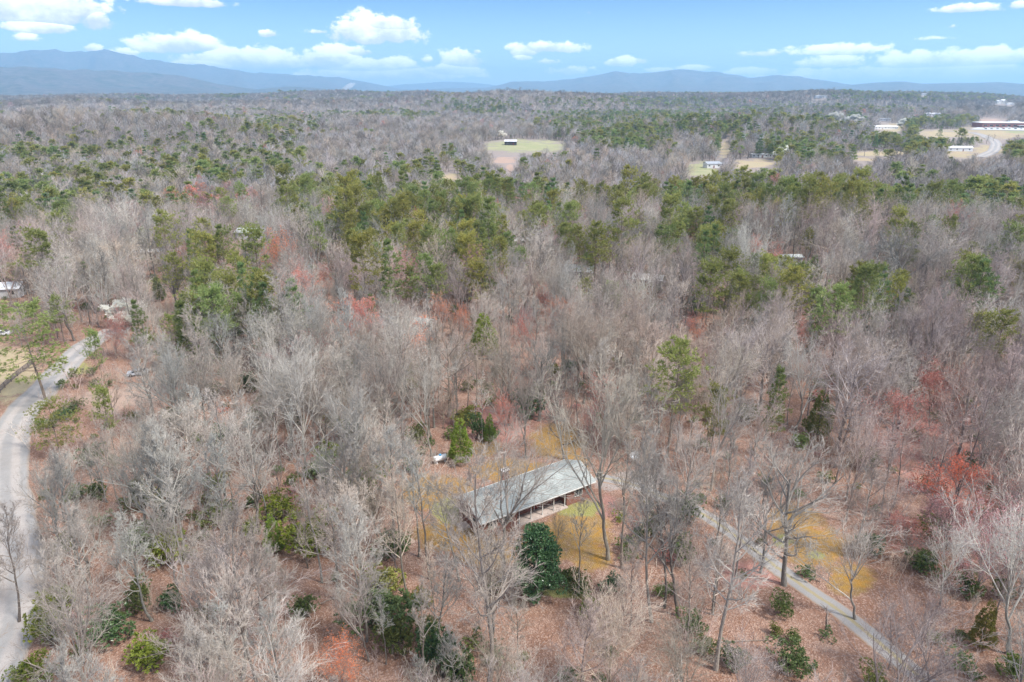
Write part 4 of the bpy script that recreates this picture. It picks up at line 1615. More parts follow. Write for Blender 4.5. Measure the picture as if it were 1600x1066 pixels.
def cheap_bare(rg, wide=.30, col=None):
    """a small far crown: trunk, limbs, a haze of spikes"""
    H = HB
    k = 4
    P = np.zeros((1, k, 3))
    P[0, :, 2] = np.linspace(0, H * .8, k)
    P[0, 1:, :2] = rg.normal(0, .5, (k - 1, 2))
    R = np.linspace(.26, .08, k)[None]
    tv, tq = tubes(P, R, 4)
    n1 = 12
    t = np.linspace(.3, .98, n1)[None]
    pos, T, r = sample_line(P, R, t)
    s = np.linspace(0, 1, n1)
    an = np.radians(58 - 36 * s)
    az = np.arange(n1) * 2.4 + rg.normal(0, .4, n1)
    d = np.stack([np.sin(an) * np.cos(az), np.sin(an) * np.sin(az), np.cos(an)], -1)
    ln = H * wide * (1.15 - .55 * s) * rg.uniform(.8, 1.2, n1)
    P1, R1 = grow(pos[0], d, ln, 4, np.full(n1, .10), .12, .08, rg)
    a, b, r2 = twig_spikes(P1, R1, ln, 9, .2, 38, .55, .25, rg, .055)
    P2 = np.stack([a, (a + b) / 2, b], 1)
    v1, q1 = tubes(P1, R1, 3)
    v2, t2 = spikes(a, b, r2)
    a3, b3, r3 = twig_spikes(P2, np.ones(P2.shape[:2]), np.linalg.norm(b - a, axis=1), 6, .15, 40, .62, .25, rg, .034)
    v3, t3 = spikes(a3, b3, r3)
    return (tv, tq), [(v1, q1, None, 1), (v2, None, t2, 1), (v3, None, t3, 1)]


MIDM = [(wood_mat('woodland_bark_%d' % i, True, c), wood_mat('woodland_twigs_%d' % i, False, c)) for i, c in enumerate((G_GREY, G_TAN, G_PINK, G_PALE, G_DARK, (.34, .27, .22)))]
MIDM.append((wood_mat('far_bark', True, (.42, .395, .395)), wood_mat('far_twigs', False, (.42, .395, .395))))
MID, FAR = [], []       # combined meshes for the woods
cols = [0, 1, 2, 3, 0, 4]
for i, form in enumerate(('straight', 'spreading', 'forked', 'brushy', 'forked', 'slender')):
    tr, g, P3, L3 = bare_tree(form, HB, prg, 7, 6, 3, twig_r=.019)
    v, q, t = geo_np(g)
    MID.append(proto('mid_bare_%d' % i, joined('bare_tree_mid', [(tr[0], tr[1], None, 0), (v, q, t, 1)], MIDM[cols[i]])))
for i in range(6):
    tr, parts = cheap_bare(prg, (.24, .30, .36)[i % 3])
    FAR.append(proto('far_bare_%d' % i, joined('bare_tree_far', [(tr[0], tr[1], None, 0)] + parts, MIDM[(0, 6, 1, 6, 0, 4)[i]])))
PINE_MID, PINE_FAR, BUD_FAR = [], [], []
for i, style in enumerate(('virginia', 'white', 'virginia')):
    w, lf = pine_tree(22, prg, style, tufts=6, nb=8, bl=.9, bw=.18, nbr=36, sides=5)
    a, b = geo_np(w), geo_np(lf)
    PINE_MID.append(proto('mid_pine_%d' % i, joined('pine_mid', [(*a, 0), (*b, 1)], [MIDM[5][0], M_PINE if i != 1 else M_PINE_DARK])))
for i, style in enumerate(('virginia', 'white', 'virginia')):
    w, lf = pine_tree(22, prg, style, tufts=5, nb=6, bl=1.35, bw=.42, nbr=30, sides=4)
    a, b = geo_np(w), geo_np(lf)
    PINE_FAR.append(proto('far_pine_%d' % i, joined('pine_far', [(*a, 0), (*b, 1)], [MIDM[5][0], M_PINE if i != 1 else M_PINE_DARK])))
for i, mt in enumerate((M_REDBUD, M_PINKBUD, M_ORBUD)):
    tr, parts = cheap_bare(prg, .27)
    P = parts[2][0].reshape(-1, 4, 3)[:, 3]
    v, q = blades(P, np.tile([[0, 0, 1.0]], (len(P), 1)), .42, .2, prg, 1.0, 2)
    BUD_FAR.append(proto('far_bud_%d' % i, joined('bud_far', [(tr[0], tr[1], None, 0)] + parts + [(v, q, None, 2)], [*MIDM[2], mt])))
SAPL = []
for i in range(4):
    H = 4.5
    n = 9 if i % 2 else 5
    p0 = np.stack([prg.normal(0, .45, n), prg.normal(0, .45, n), np.zeros(n)], -1)
    d = np.stack([prg.normal(0, .22, n), prg.normal(0, .22, n), np.ones(n)], -1)
    ln = H * prg.uniform(.5, 1.1, n)
    P1, R1 = grow(p0, d, ln, 5, .012 + ln * .005, .05, .08, prg)
    P2, R2, L2 = spawn(P1, R1, ln, 8, .25, 1, 40, .35, 3, .1, .1, prg)
    a, b, r2 = twig_spikes(P2, R2, L2, 5, .1, 40, .6, .3, prg, .011)
    v1, q1 = tubes(P1, R1, 3)
    v2, q2 = tubes(P2, np.maximum(R2, .008), 3)
    v3, t3 = spikes(a, b, r2)
    SAPL.append(proto('sapling_%d' % i, joined('sapling', [(v1, q1, None, 0), (v2, q2, None, 0), (v3, None, t3, 0)], [MIDM[(2, 1, 0, 3)[i]][1]])))
for i, mt in enumerate((M_LAUREL, M_LAUREL, M_LIME, M_PINKBUD)):
    w, lf = leafy_bush(1.6, 2.2, prg, 110 if i < 3 else 80, 7, .25, .11)
    a, b = geo_np(w), geo_np(lf)
    SAPL.append(proto('sapling_%d' % (4 + i), joined('undershrub', [(*a, 0), (*b, 1)], [MIDM[1][1], mt])))
print('prototypes done')

# ------------------------------------------------------------------ placing: lists of candidate trees
def blend_cols(a, b, f):
    return tuple(a[i] * (1 - f) + b[i] * f for i in range(3))


TREES = []      # dicts: kind, x, y, z, H, yaw, proto, color, key label


def crown_px(x, y, z, H, f=.66):
    return project([(x, y, z + H * f)])[0]


def put(kind, x, y, H, proto_i, color=None, yaw=None, lean=(0, 0), label=None, z=None, wide=1.0, mat=None):
    z = float(height(x, y)) - .06 if z is None else z
    c = crown_px(x, y, z, H, .62 if kind != 'evergreen_shrub' else .5)
    TREES.append(dict(kind=kind, x=float(x), y=float(y), z=z, H=H, p=proto_i, color=color, yaw=rng.random() * 6.283 if yaw is None else yaw, lean=lean, label=label, px=c[0], py=c[1], d=c[2], wide=wide, mat=mat, key=label is not None))


def key_tree(bx, by, tx, ty, form, color, label, variant=0, kind='bare_tree', wide=1.0, mat=None):
    p = ground(bx, by)
    zt = ray_z(tx, ty, p[0], p[1])
    H = max(4.0, zt - p[2])
    idx = [i for i, b in enumerate(BARE if kind == 'bare_tree' else BUD) if b[0] == form]
    # sideways lean read from the photograph
    s = FPX / project([p])[0][2]
    top = project([(p[0], p[1], p[2] + H)])[0]
    lean = math.atan2((tx - top[0]) / s, H)
    put(kind, p[0], p[1], H, idx[variant % len(idx)], color, None, (0, lean), label, p[2] - .06, wide, mat)


KEY = [
    (762, 1080, 742, 726, 'straight', G_PALE, 'huge pale straight trunked bare tree rising at the bottom edge before the brick house', 0, .95),
    (785, 908, 815, 684, 'forked', G_PALE, 'pale forked bare tree leaning across the middle of the grey-green roof', 0, 1.2),
    (718, 908, 690, 748, 'straight', G_PALE, 'leaning pale tree at the gable end corner of the brick house', 1, .9),
    (950, 874, 945, 588, 'forked', G_TAN, 'dark trunked fan-crowned tree just past the far gable of the brick house', 1, .85),
    (972, 888, 990, 640, 'straight', G_TAN, 'second tall trunk close behind the fan-crowned tree by the far gable', 2, .8),
    (1118, 1046, 1152, 738, 'straight', G_PALE, 'thick twin-barked grey trunk rising out of the round dark green bush', 1, .9),
    (1060, 962, 1046, 712, 'forked', G_GREY, 'slanting grey tree above bare leaf litter beside the small dark laurel', 2, .8),
    (1038, 950, 1026, 716, 'straight', G_DARK, 'dark trunked tree paired with the slanting grey tree', 0, .75),
    (1018, 972, 1006, 690, 'straight', G_PALE, 'pale trunk nearest the house side of the slanting grey tree', 2, .75),
    (1188, 895, 1206, 735, 'spreading', G_GREY, 'dark forked tree standing on the kerbless edge of the gravel driveway', 0, .8),
    (1225, 914, 1262, 690, 'spreading', G_PALE, 'broad leaning tree with long low limb over the driveway lawn', 1, 1.1),
    (1336, 968, 1345, 806, 'forked', G_PALE, 'pale fan-crowned tree where driveway and mossy lawn end', 0, .95),
    (1576, 1022, 1572, 762, 'forked', G_PALE, 'very pale many-limbed tree at the edge of the photo above the lower driveway', 1, .8),
    (902, 930, 912, 766, 'slender', G_TAN, 'slim tree on the orange lawn right by the magnolia', 0, 1.0),
    (868, 874, 872, 806, 'forked', G_DARK, 'tiny dark two-stemmed tree on the orange lawn behind the magnolia', 2, .8),
    (881, 718, 868, 590, 'spreading', G_DARK, 'crooked dark trunk standing in the brightest orange moss behind the house', 2, .7),
    (905, 682, 892, 560, 'slender', G_DARK, 'thin leaning dark trunk uphill of the brightest orange moss', 1, .9),
    (352, 1012, 345, 842, 'spreading', G_PINK, 'huge rounded pinkish grey crown in the lower woods toward the road', 2, 1.3),
    (564, 905, 543, 752, 'spreading', G_PALE, 'white-limbed crooked tree in the woods left of the mossy lawn', 0, .9),
    (640, 938, 614, 742, 'straight', G_TAN, 'tall thin tree at the mossy lawn corner farthest from the driveway', 0, .75),
    (672, 905, 652, 700, 'slender', G_GREY, 'grey pole-like trunk on the mossy lawn edge', 1, 1.0),
    (655, 870, 640, 690, 'slender', G_GREY, 'grey pole-like trunk behind the tall thin lawn corner tree', 0, 1.0),
    (754, 692, 752, 585, 'slender', G_PALE, 'pale slender trunk beside red ground behind the bright green cedar', 0, .9),
    (985, 452, 980, 374, 'forked', G_TAN, 'perfect golden fan crown standing above the woods near the low grey shed', 0, 1.0),
    (632, 446, 626, 358, 'slender', G_PALE, 'dead white snag with broken limbs under the dark green pines', 1, .8),
    (1414, 484, 1398, 345, 'spreading', G_GREY, 'great spreading grey crown below the ridge of pines', 1, 1.2),
    (1456, 486, 1460, 372, 'forked', G_GREY, 'white-stemmed fan tree right of the great spreading grey crown', 2, 1.2),
    (1271, 494, 1262, 405, 'straight', G_PALE, 'pale straight tree between the two olive pine groves', 1, .9),
    (1473, 584, 1482, 492, 'straight', G_PALE, 'pale trunk with a few limbs above the red budding maple', 0, .9),
    (1267, 580, 1268, 500, 'straight', G_PALE, 'white trunked tree uphill of the plume-branched white pine', 2, .9),
    (952, 1090, 962, 930, 'brushy', G_TAN, 'tan broom-like tree at the bottom edge below the light green bush', 0, 1.0),
    (1070, 1100, 1052, 975, 'brushy', G_TAN, 'tan broom-like tree at the bottom edge before the thick twin-barked trunk', 1, 1.1),
    (1388, 1046, 1394, 940, 'straight', G_PINK, 'pinkish tree at the bend of the lower driveway', 0, .9),
    (1452, 1062, 1440, 905, 'forked', G_PINK, 'pink-grey rounded tree beyond the lower driveway', 1, .85),
    (300, 596, 296, 482, 'forked', G_GREY, 'dense ash grey oval crown below the olive pines near the parked car', 2, 1.0),
    (1165, 1110, 1172, 1005, 'brushy', G_PINK, 'low pinkish broom crown at the bottom edge near the woodpile', 0, .9),
    (30, 972, 2, 775, 'straight', G_DARK, 'dark bare tree leaning over the pale road', 2, .8),
]
for bx, by, tx, ty, form, col, lab, var, wd in KEY:
    key_tree(bx, by, tx, ty, form, col, lab, var, 'bare_tree', wd)

KEY_BUD = [
    (692, 528, 690, 462, 'forked', M_ORBUD, 'orange-red budding maple on the slope above the conical cedar', .9),
    (725, 528, 722, 482, 'brushy', M_ORBUD, 'smaller orange budding maple next to the conical cedar', .8),
    (852, 505, 852, 448, 'forked', M_REDBUD, 'crimson budding maple among grey crowns far behind the house', .9),
    (818, 560, 815, 500, 'brushy', M_REDBUD, 'dull red budding tree downhill of the crimson maple', .9),
    (512, 470, 510, 415, 'forked', M_REDBUD, 'pinkish red budding maple below the lone round dark pine', .8),
    (182, 560, 180, 490, 'brushy', M_PINKBUD, 'rose pink budding tree by the road in front of the white blossom tree', .9),
    (1452, 668, 1448, 575, 'spreading', M_REDBUD, 'bright red budding maple in the grey woods beyond the cedar', .8),
    (1500, 690, 1492, 628, 'brushy', M_REDBUD, 'reddish budding sapling tree touching the bright red maple', .9),
    (1092, 560, 1088, 505, 'forked', M_ORBUD, 'salmon orange budding tree at the foot of the olive pine grove', .9),
    (1180, 410, 1180, 372, 'brushy', M_REDBUD, 'pale red budding tree just below the ridge of pines', .9),
    (536, 1085, 530, 1000, 'brushy', M_ORBUD, 'soft orange budding tree at the bottom edge beside dark hollies', .8),
    (1255, 560, 1250, 500, 'brushy', M_PINKBUD, 'pinkish tree in front of the pale straight tree between pine groves', .8),
    (920, 700, 925, 640, 'brushy', M_PINKBUD, 'low pinkish tree at the upper rim of the mossy clearing', .7),
    (790, 680, 785, 622, 'brushy', M_REDBUD, 'low reddish brush tree over the red ground behind the house', .7),
    (1480, 860, 1470, 770, 'brushy', M_PINKBUD, 'broad pinkish crown in the woods past the driveway lawn', 1.2),
    (1425, 880, 1410, 790, 'spreading', M_PINKBUD, 'wide low pinkish crown nearest the driveway lawn', .9),
    (320, 345, 320, 305, 'forked', M_ORBUD, 'orange tinted crown on the grey hill before the long pine wood', .9),
]
for bx, by, tx, ty, form, mt, lab, wd in KEY_BUD:
    key_tree(bx, by, tx, ty, form, G_PINK, lab, 0, 'budding_maple', wd, mt)


def crown_at(px, py, H, f):
    p = ground(px, py, H * f)
    return p


KEY_PINE = [   # crown centre in the photo, height, prototype, width, label
    (44, 520, 21, 5, 1.25, 'broad layered pine spreading over the tan field by the road'),
    (80, 655, 11, 5, 1.1, 'small flat-branched pine leaning over the road bend'),
    (165, 640, 13, 0, .8, 'small dark green pine with tiered clumps beside the pink dirt track'),
    (150, 545, 13, 0, .8, 'small dark pine at the far end of the pale road'),
    (215, 500, 15, 3, .9, 'bright green pine touching the white blossom tree'),
    (400, 398, 24, 0, 1.1, 'golden olive pine standing alone above the grey woods'),
    (300, 390, 20, 3, 1, 'feathery green pine below the small white shed'),
    (272, 425, 18, 1, 1.0, 'dark rounded pine in grey woods before the mobile home'),
    (500, 372, 18, 2, .8, 'lone round dark pine leaning above grey crowns'),
    (640, 445, 16, 2, .8, 'small rounded pine above the orange-red maple'),
    (1216, 618, 17, 4, .75, 'plume-branched bright green white pine alone in the grey woods'),
    (1118, 648, 16, 2, .85, 'olive round-topped pine over the driveway woods'),
    (765, 352, 27, 3, 1.0, 'tallest dark pointed pine of the central pine stand'),
    (1104, 350, 20, 3, .9, 'pale green pointed pine before the ridge of pines'),
    (1048, 312, 22, 4, 1.0, 'pointed blue-green pine rising above the ridge line'),
    (798, 300, 22, 4, 1.0, 'star-topped pine on the ridge line above the central stand'),
]
for px, py, H, pi_, wd, lab in KEY_PINE:
    p = crown_at(px, py, H, .70)
    put('pine_tree', p[0], p[1], H, pi_, (.33, .26, .21), None, (0, 0), lab, None, wd)

KEY_CEDAR = [  # base, top, width, material, label
    (720, 722, 718, 652, .95, M_CEDAR, 'bright green cedar with dense foliage beside the propane tank'),
    (757, 556, 756, 486, 1.25, M_CEDAR, 'conical yellow-green cedar in the middle of the grey woods'),
    (1277, 680, 1275, 604, .95, M_PINE, 'egg-shaped dull green cedar next to the white pine'),
    (430, 862, 430, 800, .85, M_CEDAR, 'vivid green young cedar alone in the lower woods'),
    (1530, 1010, 1532, 928, .75, M_PINE, 'yellowish young cedar near the photo edge past the lower driveway'),
    (765, 690, 768, 645, .8, M_CEDAR, 'small dark cedar behind the pale slender trunk'),
    (1268, 440, 1270, 395, .9, M_PINE_DARK, 'dark cedar behind the olive pine grove'),
    (250, 470, 250, 430, .9, M_PINE_DARK, 'narrow dark cedar among trunks near the mobile home'),
]
for bx, by, tx, ty, wd, mt, lab in KEY_CEDAR:
    p = ground(bx, by)
    H = max(3.0, ray_z(tx, ty, p[0], p[1]) - p[2])
    put('cedar_tree', p[0], p[1], H, len(lab) % 2, (.30, .24, .19), None, (0, 0), lab, None, wd, mt)

KEY_BUSH = [   # centre px, height, width, material, label
    (886, 908, 2.6, 3.0, M_LAUREL, 'dark green bush at the foot of the magnolia'),
    (918, 945, 2.2, 3.0, M_LIME, 'light yellow-green bush below the magnolia'),
    (690, 1028, 5.5, 5.0, M_HOLLY, 'large dark green holly at the bottom edge'),
    (724, 1048, 4.5, 4.6, M_HOLLY, 'blue-green holly lapping the larger holly at the bottom edge'),
    (610, 1000, 4.0, 5.0, M_LAUREL, 'olive bush cluster uphill of the large holly'),
    (585, 945, 2.8, 4.4, M_LAUREL, 'olive bush under thin trunks above the holly'),
    (665, 985, 3.2, 4.0, M_LAUREL, 'mid green bush directly above the large holly'),
    (78, 985, 4.2, 4.6, M_LIME, 'yellow-green bush beside the lower end of the road'),
    (1140, 1024, 2.6, 3.6, M_HOLLY, 'round dark green bush behind the thick twin-barked trunk'),
    (1098, 1010, 2.0, 3.0, M_LAUREL, 'olive bush peeping out left of the thick twin-barked trunk'),
    (1066, 866, 4.2, 4.2, M_LAUREL, 'dark laurel crown behind the slanting grey tree'),
    (1010, 832, 3.0, 3.2, M_LAUREL, 'laurel bush between the house and the slanting grey tree'),
    (1080, 800, 4.5, 4.4, M_LAUREL, 'tall laurel beside the driveway above the leaf litter'),
    (1080, 972, 2.2, 3.6, M_LAUREL, 'sprawling olive bush on the red leaf litter'),
    (1222, 945, 2.6, 3.0, M_LAUREL, 'olive bush at the driveway below the broad leaning tree'),
    (1440, 880, 3.0, 5.2, M_LAUREL, 'grey-green thicket under the wide pinkish crowns'),
    (1510, 915, 2.6, 3.4, M_LAUREL, 'dark small bush in pinkish woods past the driveway'),
    (1588, 1046, 2.8, 3.4, M_LIME, 'yellow-green bush in the bottom corner of the photo'),
    (1365, 1056, 2.4, 3.0, M_LAUREL, 'green bush beside the last stretch of driveway'),
    (265, 800, 3.2, 4.0, M_HOLLY, 'dark green holly among grey branches in the lower woods'),
    (155, 765, 3.0, 3.6, M_LAUREL, 'bright green bush in grey woods near the road'),
    (220, 930, 4.0, 4.0, M_LAUREL, 'dark green bush beside the huge rounded pinkish crown'),
    (270, 935, 3.2, 3.2, M_HOLLY, 'small dark holly shaded by the huge rounded pinkish crown'),
    (655, 680, 3.6, 4.4, M_LAUREL, 'dark thicket in the woods left of the bright green cedar'),
    (640, 725, 2.6, 3.6, M_LAUREL, 'grey-green bush downhill of the propane tank'),
    (745, 668, 4.2, 4.0, M_HOLLY, 'dark green holly in shade behind the bright green cedar'),
    (820, 632, 4.4, 7.0, M_HOLLY, 'wide dark evergreen thicket under grey crowns behind the house'),
    (385, 600, 4.0, 5.0, M_HOLLY, 'dark evergreen thicket in the grey woods past the pink dirt track'),
    (330, 615, 3.2, 4.0, M_LAUREL, 'dark bush by the end of the pink dirt track'),
    (1170, 650, 3.6, 3.6, M_LAUREL, 'olive bush under the white pine'),
    (1355, 720, 3.2, 5.0, M_LAUREL, 'grey-green thicket in the woods below the cedar'),
    (1560, 655, 3.4, 5.0, M_LAUREL, 'green thicket near the photo edge past the red maple'),
    (1085, 480, 5.0, 7.0, M_HOLLY, 'dark evergreen thicket below the olive pine grove'),
    (480, 950, 2.6, 3.6, M_LAUREL, 'olive bush right of the huge rounded pinkish crown'),
    (1240, 1000, 1.6, 2.2, M_LAUREL, 'small dry bush on the open leaf litter'),
]
for px, py, H, W, mt, lab in KEY_BUSH:
    p = crown_at(px, py, H, .5)
    put('evergreen_shrub', p[0], p[1], H * 1.1, len(lab) % 3, (.3, .25, .2), None, (0, 0), lab, None, W / 4.0 / (H * 1.1 / 3.0), mt)

KEY_BLOSSOM = [(194, 512, 194, 470, 'white blossom tree glowing by the road behind the pink budding tree'), (1303, 198, 1303, 177, 'large white blossom tree left of the tucked white house'),
               (1336, 200, 1336, 180, 'white blossom tree right of the tucked white house'), (1224, 251, 1224, 229, 'small white blossom tree by the long white mobile home'), (783, 218, 783, 205, 'white blossom tree beside the dark barn'),
               (1412, 200, 1412, 186, 'cream blossom tree before the long white house')]
for bx, by, tx, ty, lab in KEY_BLOSSOM:
    key_tree(bx, by, tx, ty, 'spreading', G_TAN, lab, 0, 'blossom_tree', 1.25, M_BLOSSOM)

# magnolia by the house: dense glossy dome
def build_magnolia():
    p = ground(838, 932)
    rg = np.random.default_rng(9)
    H = 10.5
    w, lf = Geo(), Geo()
    w.tube([(0, 0, -.2), (.1, 0, 3), (0, .1, 7), (0, 0, 9.6)], [.24, .19, .11, .04], 8)
    cen, crd = [], []
    for i in range(64):
        t = rg.random() ** 1.2
        z = 1.3 + t * 8.4
        env = 3.3 * math.sin(min(1, .22 + (1 - t) * .95) * PI * .5) * (1 - .25 * (t < .15))
        a = i * 2.4 + rg.normal(0, .3)
        r = env * rg.uniform(.45, .95)
        cen.append((r * math.cos(a), r * math.sin(a), z))
        crd.append(rg.uniform(.65, 1.15))
        w.tube([(0, 0, z * .8), (r * .5 * math.cos(a), r * .5 * math.sin(a), z * .92), cen[-1]], [.06, .04, .02], 4, False)
    for c, r in zip(cen, crd):
        u = nrm(rg.normal(0, 1, (70, 3)))
        pp = np.array(c) + u * r * (.6 + .4 * rg.random((70, 1)))
        v, q = blades(pp, nrm(u + np.array([0, 0, .3])), .30, .14, rg, .7, 5)
        lf.add(v, q)
    root = bpy.data.objects.new('magnolia_tree', None)
    COL.objects.link(root)
    root.location = (p[0], p[1], p[2] - .05)
    tag(root, 'dense dark glossy magnolia on the orange lawn before the brick house', 'tree')
    t = obj('trunk', w.mesh('trunk', [M_BARK]), root)
    t.color = (.30, .26, .22, 1)
    obj('crown', lf.mesh('crown', [M_HOLLY]), root)
    CLEAR.append((838, 872, 36, 60, math.hypot(p[0], p[1]) - 2, 1.0))


build_magnolia()

# ------------------------------------------------------------------ sight lines kept open as in the photo
def clr(px, py, a, b, p=1.0, lift=0.0):
    g = ground(px, py, lift)
    CLEAR.append((px, py, a, b, math.hypot(g[0], g[1]) - 1, p))


clr(818, 770, 108, 42, .97)
clr(790, 742, 16, 16, 1.0)
for c in ((870, 690, 30, 20, .85), (700, 800, 50, 46, .5), (915, 835, 44, 42, .55), (800, 730, 60, 14, .5), (760, 862, 40, 18, .4), (1255, 840, 46, 34, .75), (690, 720, 15, 12, 1), (30, 590, 50, 34, .95), (216, 584, 14, 9, .95),
          (1010, 750, 60, 22, .6), (190, 620, 50, 12, .5), (280, 604, 60, 7, .4), (1200, 1000, 70, 50, .9), (1222, 1045, 22, 16, 1), (760, 660, 60, 24, .4), (1040, 980, 50, 40, .6)):
    clr(*c)
clr(692, 728, 18, 14, 1)
for L, a, b, p, st in ((ROAD_L, 27, 13, .985, 2), (DRIVE_L, 12, 8, .5, 3)):
    pr = project(np.c_[L, height(L[:, 0], L[:, 1])])
    for (x, y), q in list(zip(L, pr))[::st]:
        if q[2] > 5 and -80 < q[0] < 1680:
            CLEAR.append((q[0], q[1], a * 70 / q[2], b * 70 / q[2] + 3, math.hypot(x, y) - 1, p))
for k, cx, cyy, a, b in PATCH:
    if PATCH_D[(k, cx, cyy)] > 300:
        CLEAR.append((cx, cyy, a * .8, b * .85, PATCH_D[(k, cx, cyy)] - 3, .98))
for t in TREES:
    if t['key'] and t['kind'] in ('pine_tree', 'cedar_tree', 'budding_maple', 'blossom_tree'):
        s = FPX / t['d']
        top = project([(t['x'], t['y'], t['z'] + t['H'])])[0][1]
        CLEAR.append((t['px'], (top + t['py']) / 2 + 2, .15 * t['H'] * s, abs(t['py'] - top) * .8, math.hypot(t['x'], t['y']) - 2, .97))
    elif t['kind'] == 'evergreen_shrub':
        s = FPX / t['d']
        CLEAR.append((t['px'], t['py'], .5 * t['H'] * s, .45 * t['H'] * s, math.hypot(t['x'], t['y']) - 2, .35))
CL = np.array(CLEAR)

PINE_ZONES = [(355, 492, 80, 50, .68), (395, 400, 36, 30, .4), (300, 400, 45, 34, .3), (40, 340, 70, 22, .8), (230, 318, 90, 18, .45), (110, 296, 120, 24, .6), (270, 272, 130, 18, .6), (420, 252, 70, 18, .4), (540, 320, 90, 40, .6),
              (630, 362, 100, 50, .8), (745, 385, 70, 55, .7), (900, 390, 100, 28, .4), (1030, 375, 60, 28, .55), (1200, 460, 85, 42, .9), (1318, 484, 34, 34, .85), (1392, 484, 28, 30, .85), (1112, 400, 34, 34, .6), (860, 360, 40, 30, .6),
              (600, 322, 90, 14, .6), (760, 306, 110, 14, .7), (960, 316, 150, 14, .7), (1180, 320, 150, 16, 1.1), (1400, 318, 150, 17, 1.0), (1560, 312, 90, 20, 1.2), (500, 345, 60, 22, .55), (1520, 470, 25, 40, .25), (1560, 540, 40, 30, .2),
              (230, 225, 200, 26, .3), (60, 240, 80, 24, .4), (420, 200, 100, 18, .25), (755, 166, 60, 12, .7), (1000, 192, 150, 22, .5), (1225, 200, 120, 20, .35), (980, 215, 70, 22, .7), (1130, 215, 30, 24, .6), (1000, 160, 200, 8, .35),
              (1240, 235, 60, 18, .6), (1330, 240, 110, 12, .5), (1400, 226, 60, 16, .85), (1500, 225, 50, 14, .97), (1425, 196, 16, 10, .95), (1475, 198, 20, 12, .9), (1330, 182, 14, 6, .95), (1490, 190, 60, 8, .5), (1205, 240, 24, 14, .95), (1160, 246, 14, 14, .95), (700, 255, 40, 18, .5),
              (1420, 280, 40, 10, .5), (1180, 285, 36, 14, .5), (100, 640, 60, 24, .5), (60, 560, 50, 30, .35), (1440, 150, 160, 9, .3), (1590, 240, 20, 14, .9), (1290, 170, 160, 10, .25)]
BUD_ZONES = [(690, 490, 45, 26, .5), (850, 480, 40, 26, .4), (500, 430, 60, 30, .2), (1450, 620, 60, 50, .2), (1480, 780, 120, 90, .22), (790, 650, 80, 30, .35), (1180, 385, 40, 14, .3), (950, 640, 60, 40, .12), (600, 520, 200, 40, .1), (330, 310, 60, 14, .3), (1080, 540, 60, 20, .25), (1200, 880, 60, 30, .15)]


def zone_prob(zones, px, py, base):
    out = base.copy()
    for cx, cyy, a, b, p in zones:
        q = np.sqrt(((px - cx) / a) ** 2 + ((py - cyy) / b) ** 2)
        out = np.maximum(out, p * .8 * np.clip((1.25 - q) / .5, 0, 1))
    return out


def line_dist(x, y, L):
    L = L[::2]
    out = np.full(x.shape, 1e9)
    for i in range(0, len(x), 4000):
        s = slice(i, i + 4000)
        out[s] = np.sqrt(((x[s, None] - L[None, :, 0]) ** 2 + (y[s, None] - L[None, :, 1]) ** 2).min(1))
    return out


def grid_points(r0, r1, sp, half=45.0):
    h = math.radians(half)
    xs = np.arange(-r1 * math.sin(h), r1 * math.sin(h), sp)
    ys = np.arange(r0 * math.cos(h) * .9, r1, sp * .9)
    X, Y = np.meshgrid(xs, ys)
    X = X + (np.arange(len(ys)) % 2)[:, None] * sp * .5
    X = (X + rng.normal(0, sp * .24, X.shape)).ravel()
    Y = (Y + rng.normal(0, sp * .24, Y.shape)).ravel()
    r = np.hypot(X, Y)
    k = (r >= r0) & (r < r1) & (np.abs(np.arctan2(X, Y)) < h + 6 / np.maximum(r, 1))
    return X[k], Y[k]


def keep_open(x, y, z, H, px_only=False):
    """random trees that would stand in one of the open sight lines are thinned"""
    N = len(x)
    keep = np.ones(N, bool)
    r = np.hypot(x, y)
    fr = np.array([.30, .5, .7, .88, 1.0])
    wd = np.array([.3, .8, 1.0, .8, .3]) * .155
    S = []
    for f, w in zip(fr, wd):
        for s in (-1, 0, 1):
            S.append(project(np.stack([x + s * w * H, y, z + f * H], 1))[:, :2])
    S = np.stack(S, 1)
    for cx, cyy, a, b, d, p in CL:
        m = (r < d) & keep
        if not m.any():
            continue
        i = np.where(m)[0]
        q = ((S[i, :, 0] - cx) / a) ** 2 + ((S[i, :, 1] - cyy) / b) ** 2
        hit = i[(q.min(1) < 1)]
        keep[hit] &= rng.random(len(hit)) > p
    return keep


def free_ground(x, y, r, gap=1.0):
    pr = project(np.stack([x, y, height(x, y)], 1))
    ok = np.ones(len(x), bool)
    for k in ('moss', 'gravel', 'tan', 'meadow', 'dirt'):
        ok &= in_patch(k, pr[:, 0], pr[:, 1], r) < .3
    near = r < 260
    i = np.where(near & ok)[0]
    if len(i):
        ok[i] &= line_dist(x[i], y[i], ROAD_L) > 3.3 + gap
        ok[i] &= line_dist(x[i], y[i], DRIVE_L) > 1.6 + gap
        d = np.stack([x[i] - HOUSE_C[0], y[i] - HOUSE_C[1]], 1)
        ok[i] &= ~((np.abs(d @ AX) < HOUSE_L / 2 + 3.5) & (np.abs(d @ PX) < HOUSE_W / 2 + 3.5))
    return ok


